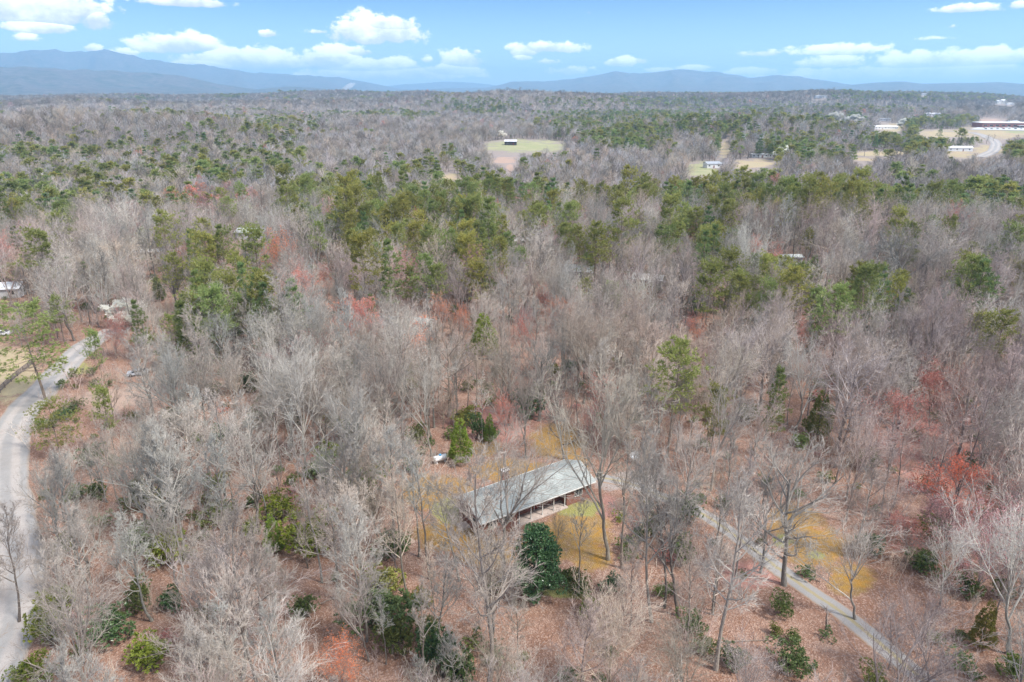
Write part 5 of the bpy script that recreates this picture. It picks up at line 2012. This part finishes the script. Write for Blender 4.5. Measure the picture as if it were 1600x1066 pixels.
KT = np.array([(t['x'], t['y']) for t in TREES if t['kind'] != 'evergreen_shrub'])
woods = {}
for r0, r1, sp in ((38, 170, 4.9), (170, 340, 5.1), (340, 900, 5.7), (900, 1700, 7.4), (1700, 3800, 11.0)):
    x, y = grid_points(r0, r1, sp)
    r = np.hypot(x, y)
    ok = free_ground(x, y, r)
    x, y, r = x[ok], y[ok], r[ok]
    if r0 < 200:
        d = np.sqrt(((x[:, None] - KT[None, :, 0]) ** 2 + (y[:, None] - KT[None, :, 1]) ** 2).min(1))
        x, y, r = x[d > 3.2], y[d > 3.2], r[d > 3.2]
    z = height(x, y)
    H = rng.normal(15.8 if r1 < 400 else 13.8, 2.9 if r1 < 400 else 2.3, len(x)).clip(9, 23)
    # a few sub-canopy trees
    sub = rng.random(len(x)) < .2
    H[sub] *= .6
    thin = (r < 115) & (rng.random(len(x)) < .04)
    x, y, z, H, r = x[~thin], y[~thin], z[~thin], H[~thin], r[~thin]
    H = np.where(r < 58, np.minimum(H, 10.5 + (r - 38) * .3), H)
    k = keep_open(x, y, z, H)
    x, y, z, H, r = x[k], y[k], z[k], H[k], r[k]
    c = project(np.stack([x, y, z + H * .66], 1))
    inv = (c[:, 0] > -320) & (c[:, 0] < 1920) & (c[:, 1] < 1230)
    x, y, z, H, r, c = x[inv], y[inv], z[inv], H[inv], r[inv], c[inv]
    clump = (vnoise(x, y, 90, 31) + .6 * vnoise(x, y, 33, 33)) if r0 < 300 else (vnoise(x, y, 260, 31) + .7 * vnoise(x, y, 90, 33))
    azd = np.degrees(np.arctan2(x, y))
    if r0 < 300:
        base = np.full(len(x), .006)
        base = np.where(r > 150, np.clip(.05 + .12 * clump, .01, .4), base)
    else:
        base = np.clip(.8 * (clump - .45) + .10 * sstep(-azd, 0, 25), .01, .75)
        if r0 > 800:
            base = np.clip(base, .0, .8)
        base = base * np.where(azd > 4, .55, 1)
    pine = rng.random(len(x)) < zone_prob(PINE_ZONES, c[:, 0], c[:, 1], base)
    bud = (~pine) & (rng.random(len(x)) < zone_prob(BUD_ZONES, c[:, 0], c[:, 1], np.full(len(x), np.where(r0 < 100, .010, np.where(r0 < 300, .028, .006)))))
    woods[r0] = (x, y, z, H, r, c, pine, bud)

NEAR_MAX = 340
over = {'bare_tree': [], 'pine_tree': [], 'budding_maple': []}
for r0 in (38, 170):
    x, y, z, H, r, c, pine, bud = woods[r0]
    for i in range(len(x)):
        if pine[i]:
            pool = [0, 1, 2, 0, 1, 3] if r[i] > 120 else [0, 1, 3, 4]
            put('pine_tree', x[i], y[i], max(H[i], 11) * rng.uniform(1.0, 1.3), int(rng.choice(pool)), (.33, .26, .21), wide=rng.uniform(.85, 1.15), z=z[i] - .06)
        elif bud[i]:
            put('budding_maple', x[i], y[i], H[i] * .8, int(rng.integers(0, 3)), G_PINK, wide=rng.uniform(.85, 1.1), z=z[i] - .06, mat=(M_PINKBUD, M_PINKBUD, M_PINKBUD, M_ORBUD)[int(rng.integers(0, 4))] if c[i, 0] < 1150 else (M_REDBUD, M_PINKBUD)[int(rng.integers(0, 2))])
        else:
            # tone drifts across the woods: greyer to the left, tan in the middle, pinker to the right
            f = np.clip((c[i, 0] - 300) / 1100 + rng.normal(0, .22), 0, 1)
            col = blend_cols(G_GREY, G_TAN, f * 2) if f < .5 else blend_cols(G_TAN, G_PINK, f * 2 - 1)
            if rng.random() < .22:
                col = blend_cols(col, G_PALE, .8)
            fm = rng.choice([0, 1, 2, 3, 4, 5, 6, 7, 8, 9, 10, 11, 12], p=[.12, .12, .12, .065, .065, .06, .09, .09, .09, .08, .08, .01, .01])
            put('bare_tree', x[i], y[i], H[i] * (.75 if fm >= 11 else 1), int(fm), col, wide=rng.uniform(.72, 1.1), z=z[i] - .06, lean=(rng.normal(0, .04), rng.normal(0, .04)))

# ------------------------------------------------------------------ evergreen undershrubs one can pick out
sx, sy = grid_points(40, 190, 8.5)
ok = free_ground(sx, sy, np.hypot(sx, sy), 1.5)
sx, sy = sx[ok], sy[ok]
spx = project(np.stack([sx, sy, height(sx, sy)], 1))
sel = (vnoise(sx, sy, 24, 51) + .5 * vnoise(sx, sy, 9, 52) > np.where((spx[:, 0] < 760) & (spx[:, 1] > 640), -.35, .1)) & (rng.random(len(sx)) < .66)
for i in np.where(sel)[0]:
    h = rng.uniform(2.0, 4.4) if (spx[i, 0] < 760 and spx[i, 1] > 640) else rng.uniform(1.3, 3.2)
    c = crown_px(sx[i], sy[i], float(height(sx[i], sy[i])), h, .5)
    if not (-30 < c[0] < 1630 and c[1] < 1085):
        continue
    if (abs(c[0] - 818) < 120 and abs(c[1] - 775) < 60) or (abs(c[0] - 702) < 50 and abs(c[1] - 712) < 44) or (abs(c[0] - 838) < 60 and abs(c[1] - 900) < 50):
        continue
    put('evergreen_shrub', sx[i], sy[i], h, int(rng.integers(0, 3)), (.3, .25, .2), wide=rng.uniform(.8, 1.5), mat=(M_LAUREL, M_LAUREL, M_HOLLY, M_LIME)[int(rng.integers(0, 4))] if rng.random() < .8 else M_PINE)

# ------------------------------------------------------------------ split: the 300 that show largest are things, the rest woods
by_kind = {}
for t in TREES:
    vis = -60 < t['px'] < 1660 and t['py'] < 1250
    t['show'] = (1e6 if t['key'] else 0) + (t['H'] / t['d'] if vis else 0)
    by_kind.setdefault(t['kind'], []).append(t)
THINGS, REST = [], []
for k, L in by_kind.items():
    L.sort(key=lambda t: -t['show'])
    n = 0
    for t in L:
        inside = 0 < t['px'] < 1600 and (t['py'] < 1062 or project([(t['x'], t['y'], t['z'] + t['H'] * .9)])[0][1] < 1050)
        if n < 300 and (t['key'] or inside):
            THINGS.append(t)
            n += 1
        else:
            REST.append(t)

# ------------------------------------------------------------------ labels: each tree told apart by its look and by what it stands near
LAND = [('the grey-green house roof', 818, 770), ('the white propane tank', 688, 720), ('the brick chimney', 787, 742), ('the dark glossy magnolia', 838, 875), ('the bright green cedar', 720, 690), ('the brightest orange moss', 868, 690),
        ('the white satellite dish', 991, 718), ('the plume-branched white pine', 1216, 622), ('the egg-shaped dull cedar', 1276, 645), ('the bright red maple', 1450, 618), ('the broad driveway tree', 1256, 770), ('the woodpile', 1222, 1045),
        ('the twin-barked trunk', 1130, 960), ('the driveway lawn', 1268, 845), ('the bottom edge hollies', 705, 1035), ('the young vivid cedar', 430, 832), ('the huge rounded pinkish crown', 350, 920), ('the lowest stretch of road', 30, 880),
        ('the road bend', 18, 690), ('the straight road stretch', 95, 585), ('the tan field', 15, 580), ('the broad layered pine', 44, 520), ('the white blossom tree', 194, 488), ('the grey parked car', 216, 584), ('the pink dirt track', 280, 604),
        ('the ash grey oval crown', 298, 520), ('the conical yellow-green cedar', 757, 522), ('the orange-red maple', 690, 488), ('the crimson maple', 852, 474), ('the cream walled house', 588, 517), ('the pale mint shed', 661, 512),
        ('the golden olive pine', 400, 398), ('the pale mobile home', 246, 395), ('the whitish blue roof', 396, 366), ('the white house at the edge', 8, 452), ('the lone round dark pine', 500, 370), ('the dark walled house', 905, 430),
        ('the low grey shed', 1012, 442), ('the golden fan crown', 982, 400), ('the green-tinted mobile home', 1231, 409), ('the great spreading grey crown', 1402, 400), ('the pale trunk above the red maple', 1476, 530), ('the very pale edge tree', 1572, 860),
        ('the lower driveway', 1400, 1030), ('the white-limbed crooked tree', 552, 800), ('the wide pinkish crowns', 1450, 820), ('the dark ridge-foot pines', 640, 370), ('the tallest pointed pine', 765, 355), ('the star-topped pine', 798, 300),
        ('the blue-green ridge pine', 1048, 312), ('the orange tinted crown', 320, 320), ('the slate roofed house', 1112, 258), ('the long white mobile home', 1189, 243), ('the dark barn', 798, 223), ('the pale green pointed pine', 1104, 352)]
ORD = ['nearest', 'second nearest', 'third nearest', 'fourth nearest', 'fifth nearest', 'sixth nearest', 'seventh nearest', 'eighth nearest', 'ninth nearest', 'tenth nearest', 'eleventh nearest', 'twelfth nearest', 'thirteenth nearest', 'fourteenth nearest', 'fifteenth nearest'] + ['sixteenth nearest', 'seventeenth nearest', 'eighteenth nearest', 'nineteenth nearest', 'twentieth nearest'] + [a + '-' + b + ' nearest' for a in ('twenty', 'thirty', 'forty') for b in ('first', 'second', 'third', 'fourth', 'fifth', 'sixth', 'seventh', 'eighth', 'ninth', 'tenth')]
KN = {'bare_tree': 'bare tree', 'pine_tree': 'pine', 'budding_maple': 'budding maple', 'evergreen_shrub': 'evergreen bush', 'cedar_tree': 'cedar', 'blossom_tree': 'blossom tree'}
groups = {}
for t in THINGS:
    if t['key']:
        continue
    best = None
    for nm, lx, ly in LAND:
        dx, dy = t['px'] - lx, (t['py'] - ly) * 1.5
        d = math.hypot(dx, dy)
        if best is None or d < best[0]:
            best = (d, nm, dx, dy)
    d, nm, dx, dy = best
    side = ('left of' if dx < 0 else 'right of') if abs(dx) > abs(dy) else ('above' if dy < 0 else 'below')
    groups.setdefault((t['kind'], nm, side), []).append((d, t))
BARE_COLN = {}
for (k, nm, side), L in groups.items():
    L.sort(key=lambda q: q[0])
    for i, (d, t) in enumerate(L):
        if k == 'bare_tree':
            f = BARE[t['p']][0]
            adj = {'straight': 'straight', 'spreading': 'spreading', 'forked': 'forked', 'slender': 'slender', 'brushy': 'broom-like'}[f]
        elif k == 'pine_tree':
            adj = {'virginia': 'round-topped', 'white': 'pointed', 'layered': 'layered'}[PINES[t['p']][0]]
        elif k == 'budding_maple':
            adj = {M_REDBUD.name: 'red', M_PINKBUD.name: 'pink', M_ORBUD.name: 'orange'}[t['mat'].name]
        else:
            adj = {M_HOLLY.name: 'dark', M_LIME.name: 'yellow-green', M_PINE.name: 'dull'}.get(t['mat'].name if t['mat'] else '', 'green')
        t['label'] = f'{adj} {KN[k]}, {ORD[i]} {side} {nm}'

GROUPN = {'bare_tree': 'bare winter trees of the woods', 'pine_tree': 'pines of the woods', 'budding_maple': 'budding maples of the woods', 'evergreen_shrub': 'evergreen bushes under the bare trees', 'cedar_tree': 'cedars of the woods', 'blossom_tree': 'white blossom trees'}
CATN = {'evergreen_shrub': 'bush'}
BLOOM = []
for mt in (M_BLOSSOM,):
    f, tr, cr, (v, q), trg, g = BUD[2]
    bl = v.reshape(-1, 4, 3)
    BLOOM.append((tr, cr, mesh_np('buds', v, q, None, [mt])))
    # blossom is denser and larger than buds
    P = np.concatenate([bl[:, 0], bl[:, 0] + prg.normal(0, .5, bl[:, 0].shape), bl[:, 2] + prg.normal(0, .8, bl[:, 0].shape)])
    v2, q2 = blades(P, np.tile([[0, 0, 1.0]], (len(P), 1)), .62, .42, prg, 1.0, 3)
    BLOOM[-1] = (tr, cr, mesh_np('blossom', v2, q2, None, [mt]))
BUDM = [mesh_np('buds', b[3][0], b[3][1], None, [M_REDBUD]) for b in BUD]


def set_mat(o, i, m):
    if m is not None:
        o.material_slots[i].link = 'OBJECT'
        o.material_slots[i].material = m


def build_tree(t):
    k = t['kind']
    root = bpy.data.objects.new(k, None)
    COL.objects.link(root)
    root.empty_display_size = .5
    root.location = (t['x'], t['y'], t['z'])
    root.rotation_mode = 'XYZ'
    R = Matrix.Rotation(t['lean'][1], 3, 'Y') @ Matrix.Rotation(t['lean'][0], 3, 'X') @ Matrix.Rotation(t['yaw'], 3, 'Z')
    root.rotation_euler = R.to_euler()
    base = {'bare_tree': HB, 'budding_maple': HB, 'blossom_tree': HB, 'pine_tree': 22.0, 'cedar_tree': 10.0, 'evergreen_shrub': 3.0}[k]
    s = t['H'] / base
    root.scale = (s * t['wide'], s * t['wide'], s)
    tag(root, t['label'], CATN.get(k, 'tree'), GROUPN[k])
    c = (*(t['color'] or G_GREY), 1)
    if k == 'bare_tree':
        f, a, b = BARE[t['p']]
        parts = [('trunk', a, None), ('crown', b, None)]
    elif k == 'budding_maple':
        f, a, b = BUD[t['p']][:3]
        parts = [('trunk', a, None), ('crown', b, None), ('buds', BUDM[t['p']], t['mat'])]
    elif k == 'blossom_tree':
        a, b, d = BLOOM[0]
        parts = [('trunk', a, None), ('crown', b, None), ('blossom', d, None)]
    elif k == 'pine_tree':
        s_, a, b = PINES[t['p']]
        parts = [('trunk', a, None), ('crown', b, t['mat'])]
    elif k == 'cedar_tree':
        a, b = CEDARS[t['p'] % 2]
        parts = [('trunk', a, None), ('crown', b, t['mat'])]
    else:
        a, b = BUSHES[t['p'] % 3]
        parts = [('stem', a, None), ('foliage', b, t['mat'])]
    crown = None
    for nm, me, mt in parts:
        o = obj(nm, me, crown if nm in ('buds', 'blossom') else root)
        o.color = c
        if nm == 'crown':
            crown = o
        set_mat(o, 0, mt)


for t in THINGS:
    build_tree(t)
print('things', {k: sum(1 for t in THINGS if t['kind'] == k) for k in by_kind}, 'rest', len(REST))

# ------------------------------------------------------------------ the woods too many to count
def scatter(name, label, protos, pts, rotv, scl, idx):
    coll = bpy.data.collections.new(name + '_kinds')
    for i, p in enumerate(protos):
        o = p.copy()
        o.name = 'kind_%02d_%s' % (i, name)
        coll.objects.link(o)
    me = bpy.data.meshes.new(name)
    me.vertices.add(len(pts))
    me.vertices.foreach_set('co', np.asarray(pts, np.float32).ravel())
    for nm, ty, arr, key in (('rot', 'FLOAT_VECTOR', rotv, 'vector'), ('scl', 'FLOAT_VECTOR', scl, 'vector'), ('idx', 'INT', idx, 'value')):
        at_ = me.attributes.new(nm, ty, 'POINT')
        at_.data.foreach_set(key, np.asarray(arr, np.int32 if ty == 'INT' else np.float32).ravel())
    o = obj(name, me)
    ng = bpy.data.node_groups.new(name, 'GeometryNodeTree')
    ng.interface.new_socket('Geometry', in_out='INPUT', socket_type='NodeSocketGeometry')
    ng.interface.new_socket('Geometry', in_out='OUTPUT', socket_type='NodeSocketGeometry')
    gi = ng.nodes.new('NodeGroupInput')
    go = ng.nodes.new('NodeGroupOutput')
    ip = ng.nodes.new('GeometryNodeInstanceOnPoints')
    ci = ng.nodes.new('GeometryNodeCollectionInfo')
    ci.inputs['Collection'].default_value = coll
    ci.inputs['Separate Children'].default_value = True
    ci.inputs['Reset Children'].default_value = True
    ip.inputs['Pick Instance'].default_value = True

    def named(nm, ty):
        n = ng.nodes.new('GeometryNodeInputNamedAttribute')
        n.data_type = ty
        n.inputs['Name'].default_value = nm
        return n.outputs['Attribute']
    ng.links.new(gi.outputs[0], ip.inputs['Points'])
    ng.links.new(ci.outputs[0], ip.inputs['Instance'])
    ng.links.new(named('idx', 'INT'), ip.inputs['Instance Index'])
    e2r = ng.nodes.new('FunctionNodeEulerToRotation')
    ng.links.new(named('rot', 'FLOAT_VECTOR'), e2r.inputs[0])
    ng.links.new(e2r.outputs[0], ip.inputs['Rotation'])
    ng.links.new(named('scl', 'FLOAT_VECTOR'), ip.inputs['Scale'])
    ng.links.new(ip.outputs[0], go.inputs[0])
    md = o.modifiers.new('scatter', 'NODES')
    md.node_group = ng
    tag(o, label, kind='stuff')
    return o


# near woods beyond the countable trees
kinds = MID + PINE_MID + BUD_FAR
nb, npn, nbd = len(MID), len(PINE_MID), len(BUD_FAR)
R_, P_, S_, I_ = [], [], [], []
for t in REST:
    if t['kind'] == 'bare_tree':
        i = int(rng.integers(0, nb))
        s = t['H'] / HB
    elif t['kind'] == 'pine_tree':
        i = nb + int(rng.integers(0, npn))
        s = t['H'] / 22
    elif t['kind'] == 'budding_maple':
        i = nb + npn + int(rng.integers(0, nbd))
        s = t['H'] / HB
    else:
        continue
    P_.append((t['x'], t['y'], t['z']))
    R_.append((rng.normal(0, .03), rng.normal(0, .03), rng.random() * 6.283))
    S_.append((s * t['wide'], s * t['wide'], s))
    I_.append(i)
if P_:
    scatter('near_woodland', 'grey and pinkish bare woods mixed with olive pines', kinds, P_, R_, S_, I_)

kinds = FAR + PINE_FAR + BUD_FAR
nb, npn = len(FAR), len(PINE_FAR)
for r0, nm, lab, wsc in ((340, 'middle_woodland', 'grey bare woods and green pine belts across the valley', 1.32), (900, 'far_woodland', 'hazy lavender grey woods on the low hills', 1.6), (1700, 'distant_woodland', 'bluish wooded hills below the mountains', 2.1)):
    x, y, z, H, r, c, pine, bud = woods[r0]
    n = len(x)
    azd = np.degrees(np.arctan2(x, y))
    bare_i = np.where((r > 1900) & (rng.random(n) < .6), 5, rng.integers(0, nb, n))  # farthest woods mostly take the dark wood: cloud shadow put into the colour
    idx = np.where(pine, nb + rng.integers(0, npn, n), np.where(bud, nb + npn + rng.choice([1, 1, 1, 0, 2], n), bare_i))
    s = H / 22
    w = wsc * rng.uniform(.85, 1.2, n)
    if r0 == 340:
        w = np.where(pine, w * .95, w * 1.08)
    scl = np.stack([s * w, s * w, s], 1)
    rt = np.stack([np.zeros(n), np.zeros(n), rng.random(n) * 6.283], 1)
    scatter(nm, lab, kinds, np.stack([x, y, z - .1], 1), rt, scl, idx)
    print(nm, n)

# understory: saplings, brush, low laurel
x, y = grid_points(38, 330, 3.6)
r = np.hypot(x, y)
ok = free_ground(x, y, r, .2)
x, y, r = x[ok], y[ok], r[ok]
dens = vnoise(x, y, 30, 61) + .5 * vnoise(x, y, 11, 62)
pr = project(np.stack([x, y, height(x, y)], 1))
open_floor = np.exp(-(((pr[:, 0] - 1200) / 130) ** 2 + ((pr[:, 1] - 1000) / 70) ** 2)) + np.exp(-(((pr[:, 0] - 640) / 90) ** 2 + ((pr[:, 1] - 930) / 60) ** 2)) * .4
k = rng.random(len(x)) < np.clip(.55 + .45 * dens - open_floor, .06, .95)
x, y, r, pr = x[k], y[k], r[k], pr[k]
hit = (np.abs(pr[:, 0] - 818) < 115) & (np.abs(pr[:, 1] - 790) < 50)
x, y, r = x[~hit], y[~hit], r[~hit]
n = len(x)
idx = rng.choice(8, n, p=[.24, .16, .16, .12, .18, .07, .03, .04])
s = rng.uniform(.5, 1.35, n)
scatter('undergrowth', 'thin grey and pinkish saplings and brush under the trees', SAPL, np.stack([x, y, height(x, y) - .03], 1), np.stack([rng.normal(0, .08, n), rng.normal(0, .08, n), rng.random(n) * 6.28], 1), np.stack([s * 1.1, s * 1.1, s], 1), idx)
print('undergrowth', n)

# fallen dead wood on the leaf litter
fl = []
for (px, py, ln, a, lab) in ((1290, 965, 4.2, 70, 'fallen dark limb on the litter just below the driveway'), (1165, 1002, 6.5, 4, 'long thin fallen pole on open leaf litter uphill of the woodpile'), (1268, 905, 2.2, -40, 'short dark fallen limb at the roots of the broad driveway tree'),
                             (512, 940, 5, 30, 'grey fallen trunk in the lower woods left of the hollies'), (960, 965, 4, 12, 'pale fallen limb below the slim lawn tree')):
    p = ground(px, py)
    g = Geo()
    rg = np.random.default_rng(int(px))
    k = 7
    P = np.stack([np.linspace(-ln / 2, ln / 2, k), np.cumsum(rg.normal(0, .06, k)), .09 + np.abs(rg.normal(0, .03, k))], -1)
    g.tube(P, np.linspace(.12, .04, k), 6)
    for j in (2, 4, 5):
        e = P[j] + np.array([.5, rg.choice([-1, 1]) * .8, .35])
        g.tube([P[j], (P[j] + e) / 2 + np.array([0, 0, .05]), e], [.05, .035, .015], 5)
    o = obj('fallen_limb', g.mesh('fallen_limb', [M_LOG]))
    o.location = p
    o.rotation_euler = (0, 0, math.radians(a))
    tag(o, lab, 'dead wood', 'fallen limbs on the forest floor')

# ------------------------------------------------------------------ a thin smoke plume on the far plain
def build_smoke():
    d = FPX * F3 + (532 - 800) * R3 + (533 - 151) * U3
    d = d / math.hypot(d[0], d[1])
    x, y = d[0] * 4300, d[1] * 4300
    z = float(height(x, y)) + 14
    g = Geo()
    k = 6
    P = [(j * 9.0 + 2 * j * j, 0, j * 11.0) for j in range(k)]
    g.tube(P, [4, 8, 12, 15, 15, 3], 12)
    m = bpy.data.materials.new('thin_smoke')
    m.use_nodes = True
    n = m.node_tree
    n.nodes.clear()
    o = n.nodes.new('ShaderNodeOutputMaterial')
    v = n.nodes.new('ShaderNodeVolumePrincipled')
    v.inputs['Color'].default_value = (.95, .95, .96, 1)
    v.inputs['Density'].default_value = .02
    n.links.new(v.outputs[0], o.inputs['Volume'])
    s = obj('smoke', g.mesh('smoke', [m], True), None, (x, y, z))
    tag(s, 'thin white smoke rising from the far plain below the mountains', kind='stuff')


build_smoke()

# ------------------------------------------------------------------ air
zlo = float(min(bpy.data.objects['ground'].bound_box, key=lambda b: b[2])[2])
zhi = float(max(bpy.data.objects['ground'].bound_box, key=lambda b: b[2])[2])
hz = Geo().box((0, 0, (zlo - 1 + zhi + 40) / 2), (52000, 52000, zhi + 40 - zlo + 1))
hm = bpy.data.materials.new('thin_blue_air')
hm.use_nodes = True
nt = hm.node_tree
nt.nodes.clear()
ho = nt.nodes.new('ShaderNodeOutputMaterial')
pv = nt.nodes.new('ShaderNodeVolumePrincipled')
pv.inputs['Color'].default_value = (.37, .64, .90, 1)
pv.inputs['Density'].default_value = HAZE_DENSITY
pv.inputs['Anisotropy'].default_value = .2
nt.links.new(pv.outputs[0], ho.inputs['Volume'])
h = obj('haze', hz.mesh('haze', [hm]))
tag(h, 'thin blue air between the camera and the mountains', kind='stuff')
hm.cycles.homogeneous_volume = True if hasattr(hm.cycles, 'homogeneous_volume') else None
print('ground z', zlo, zhi)
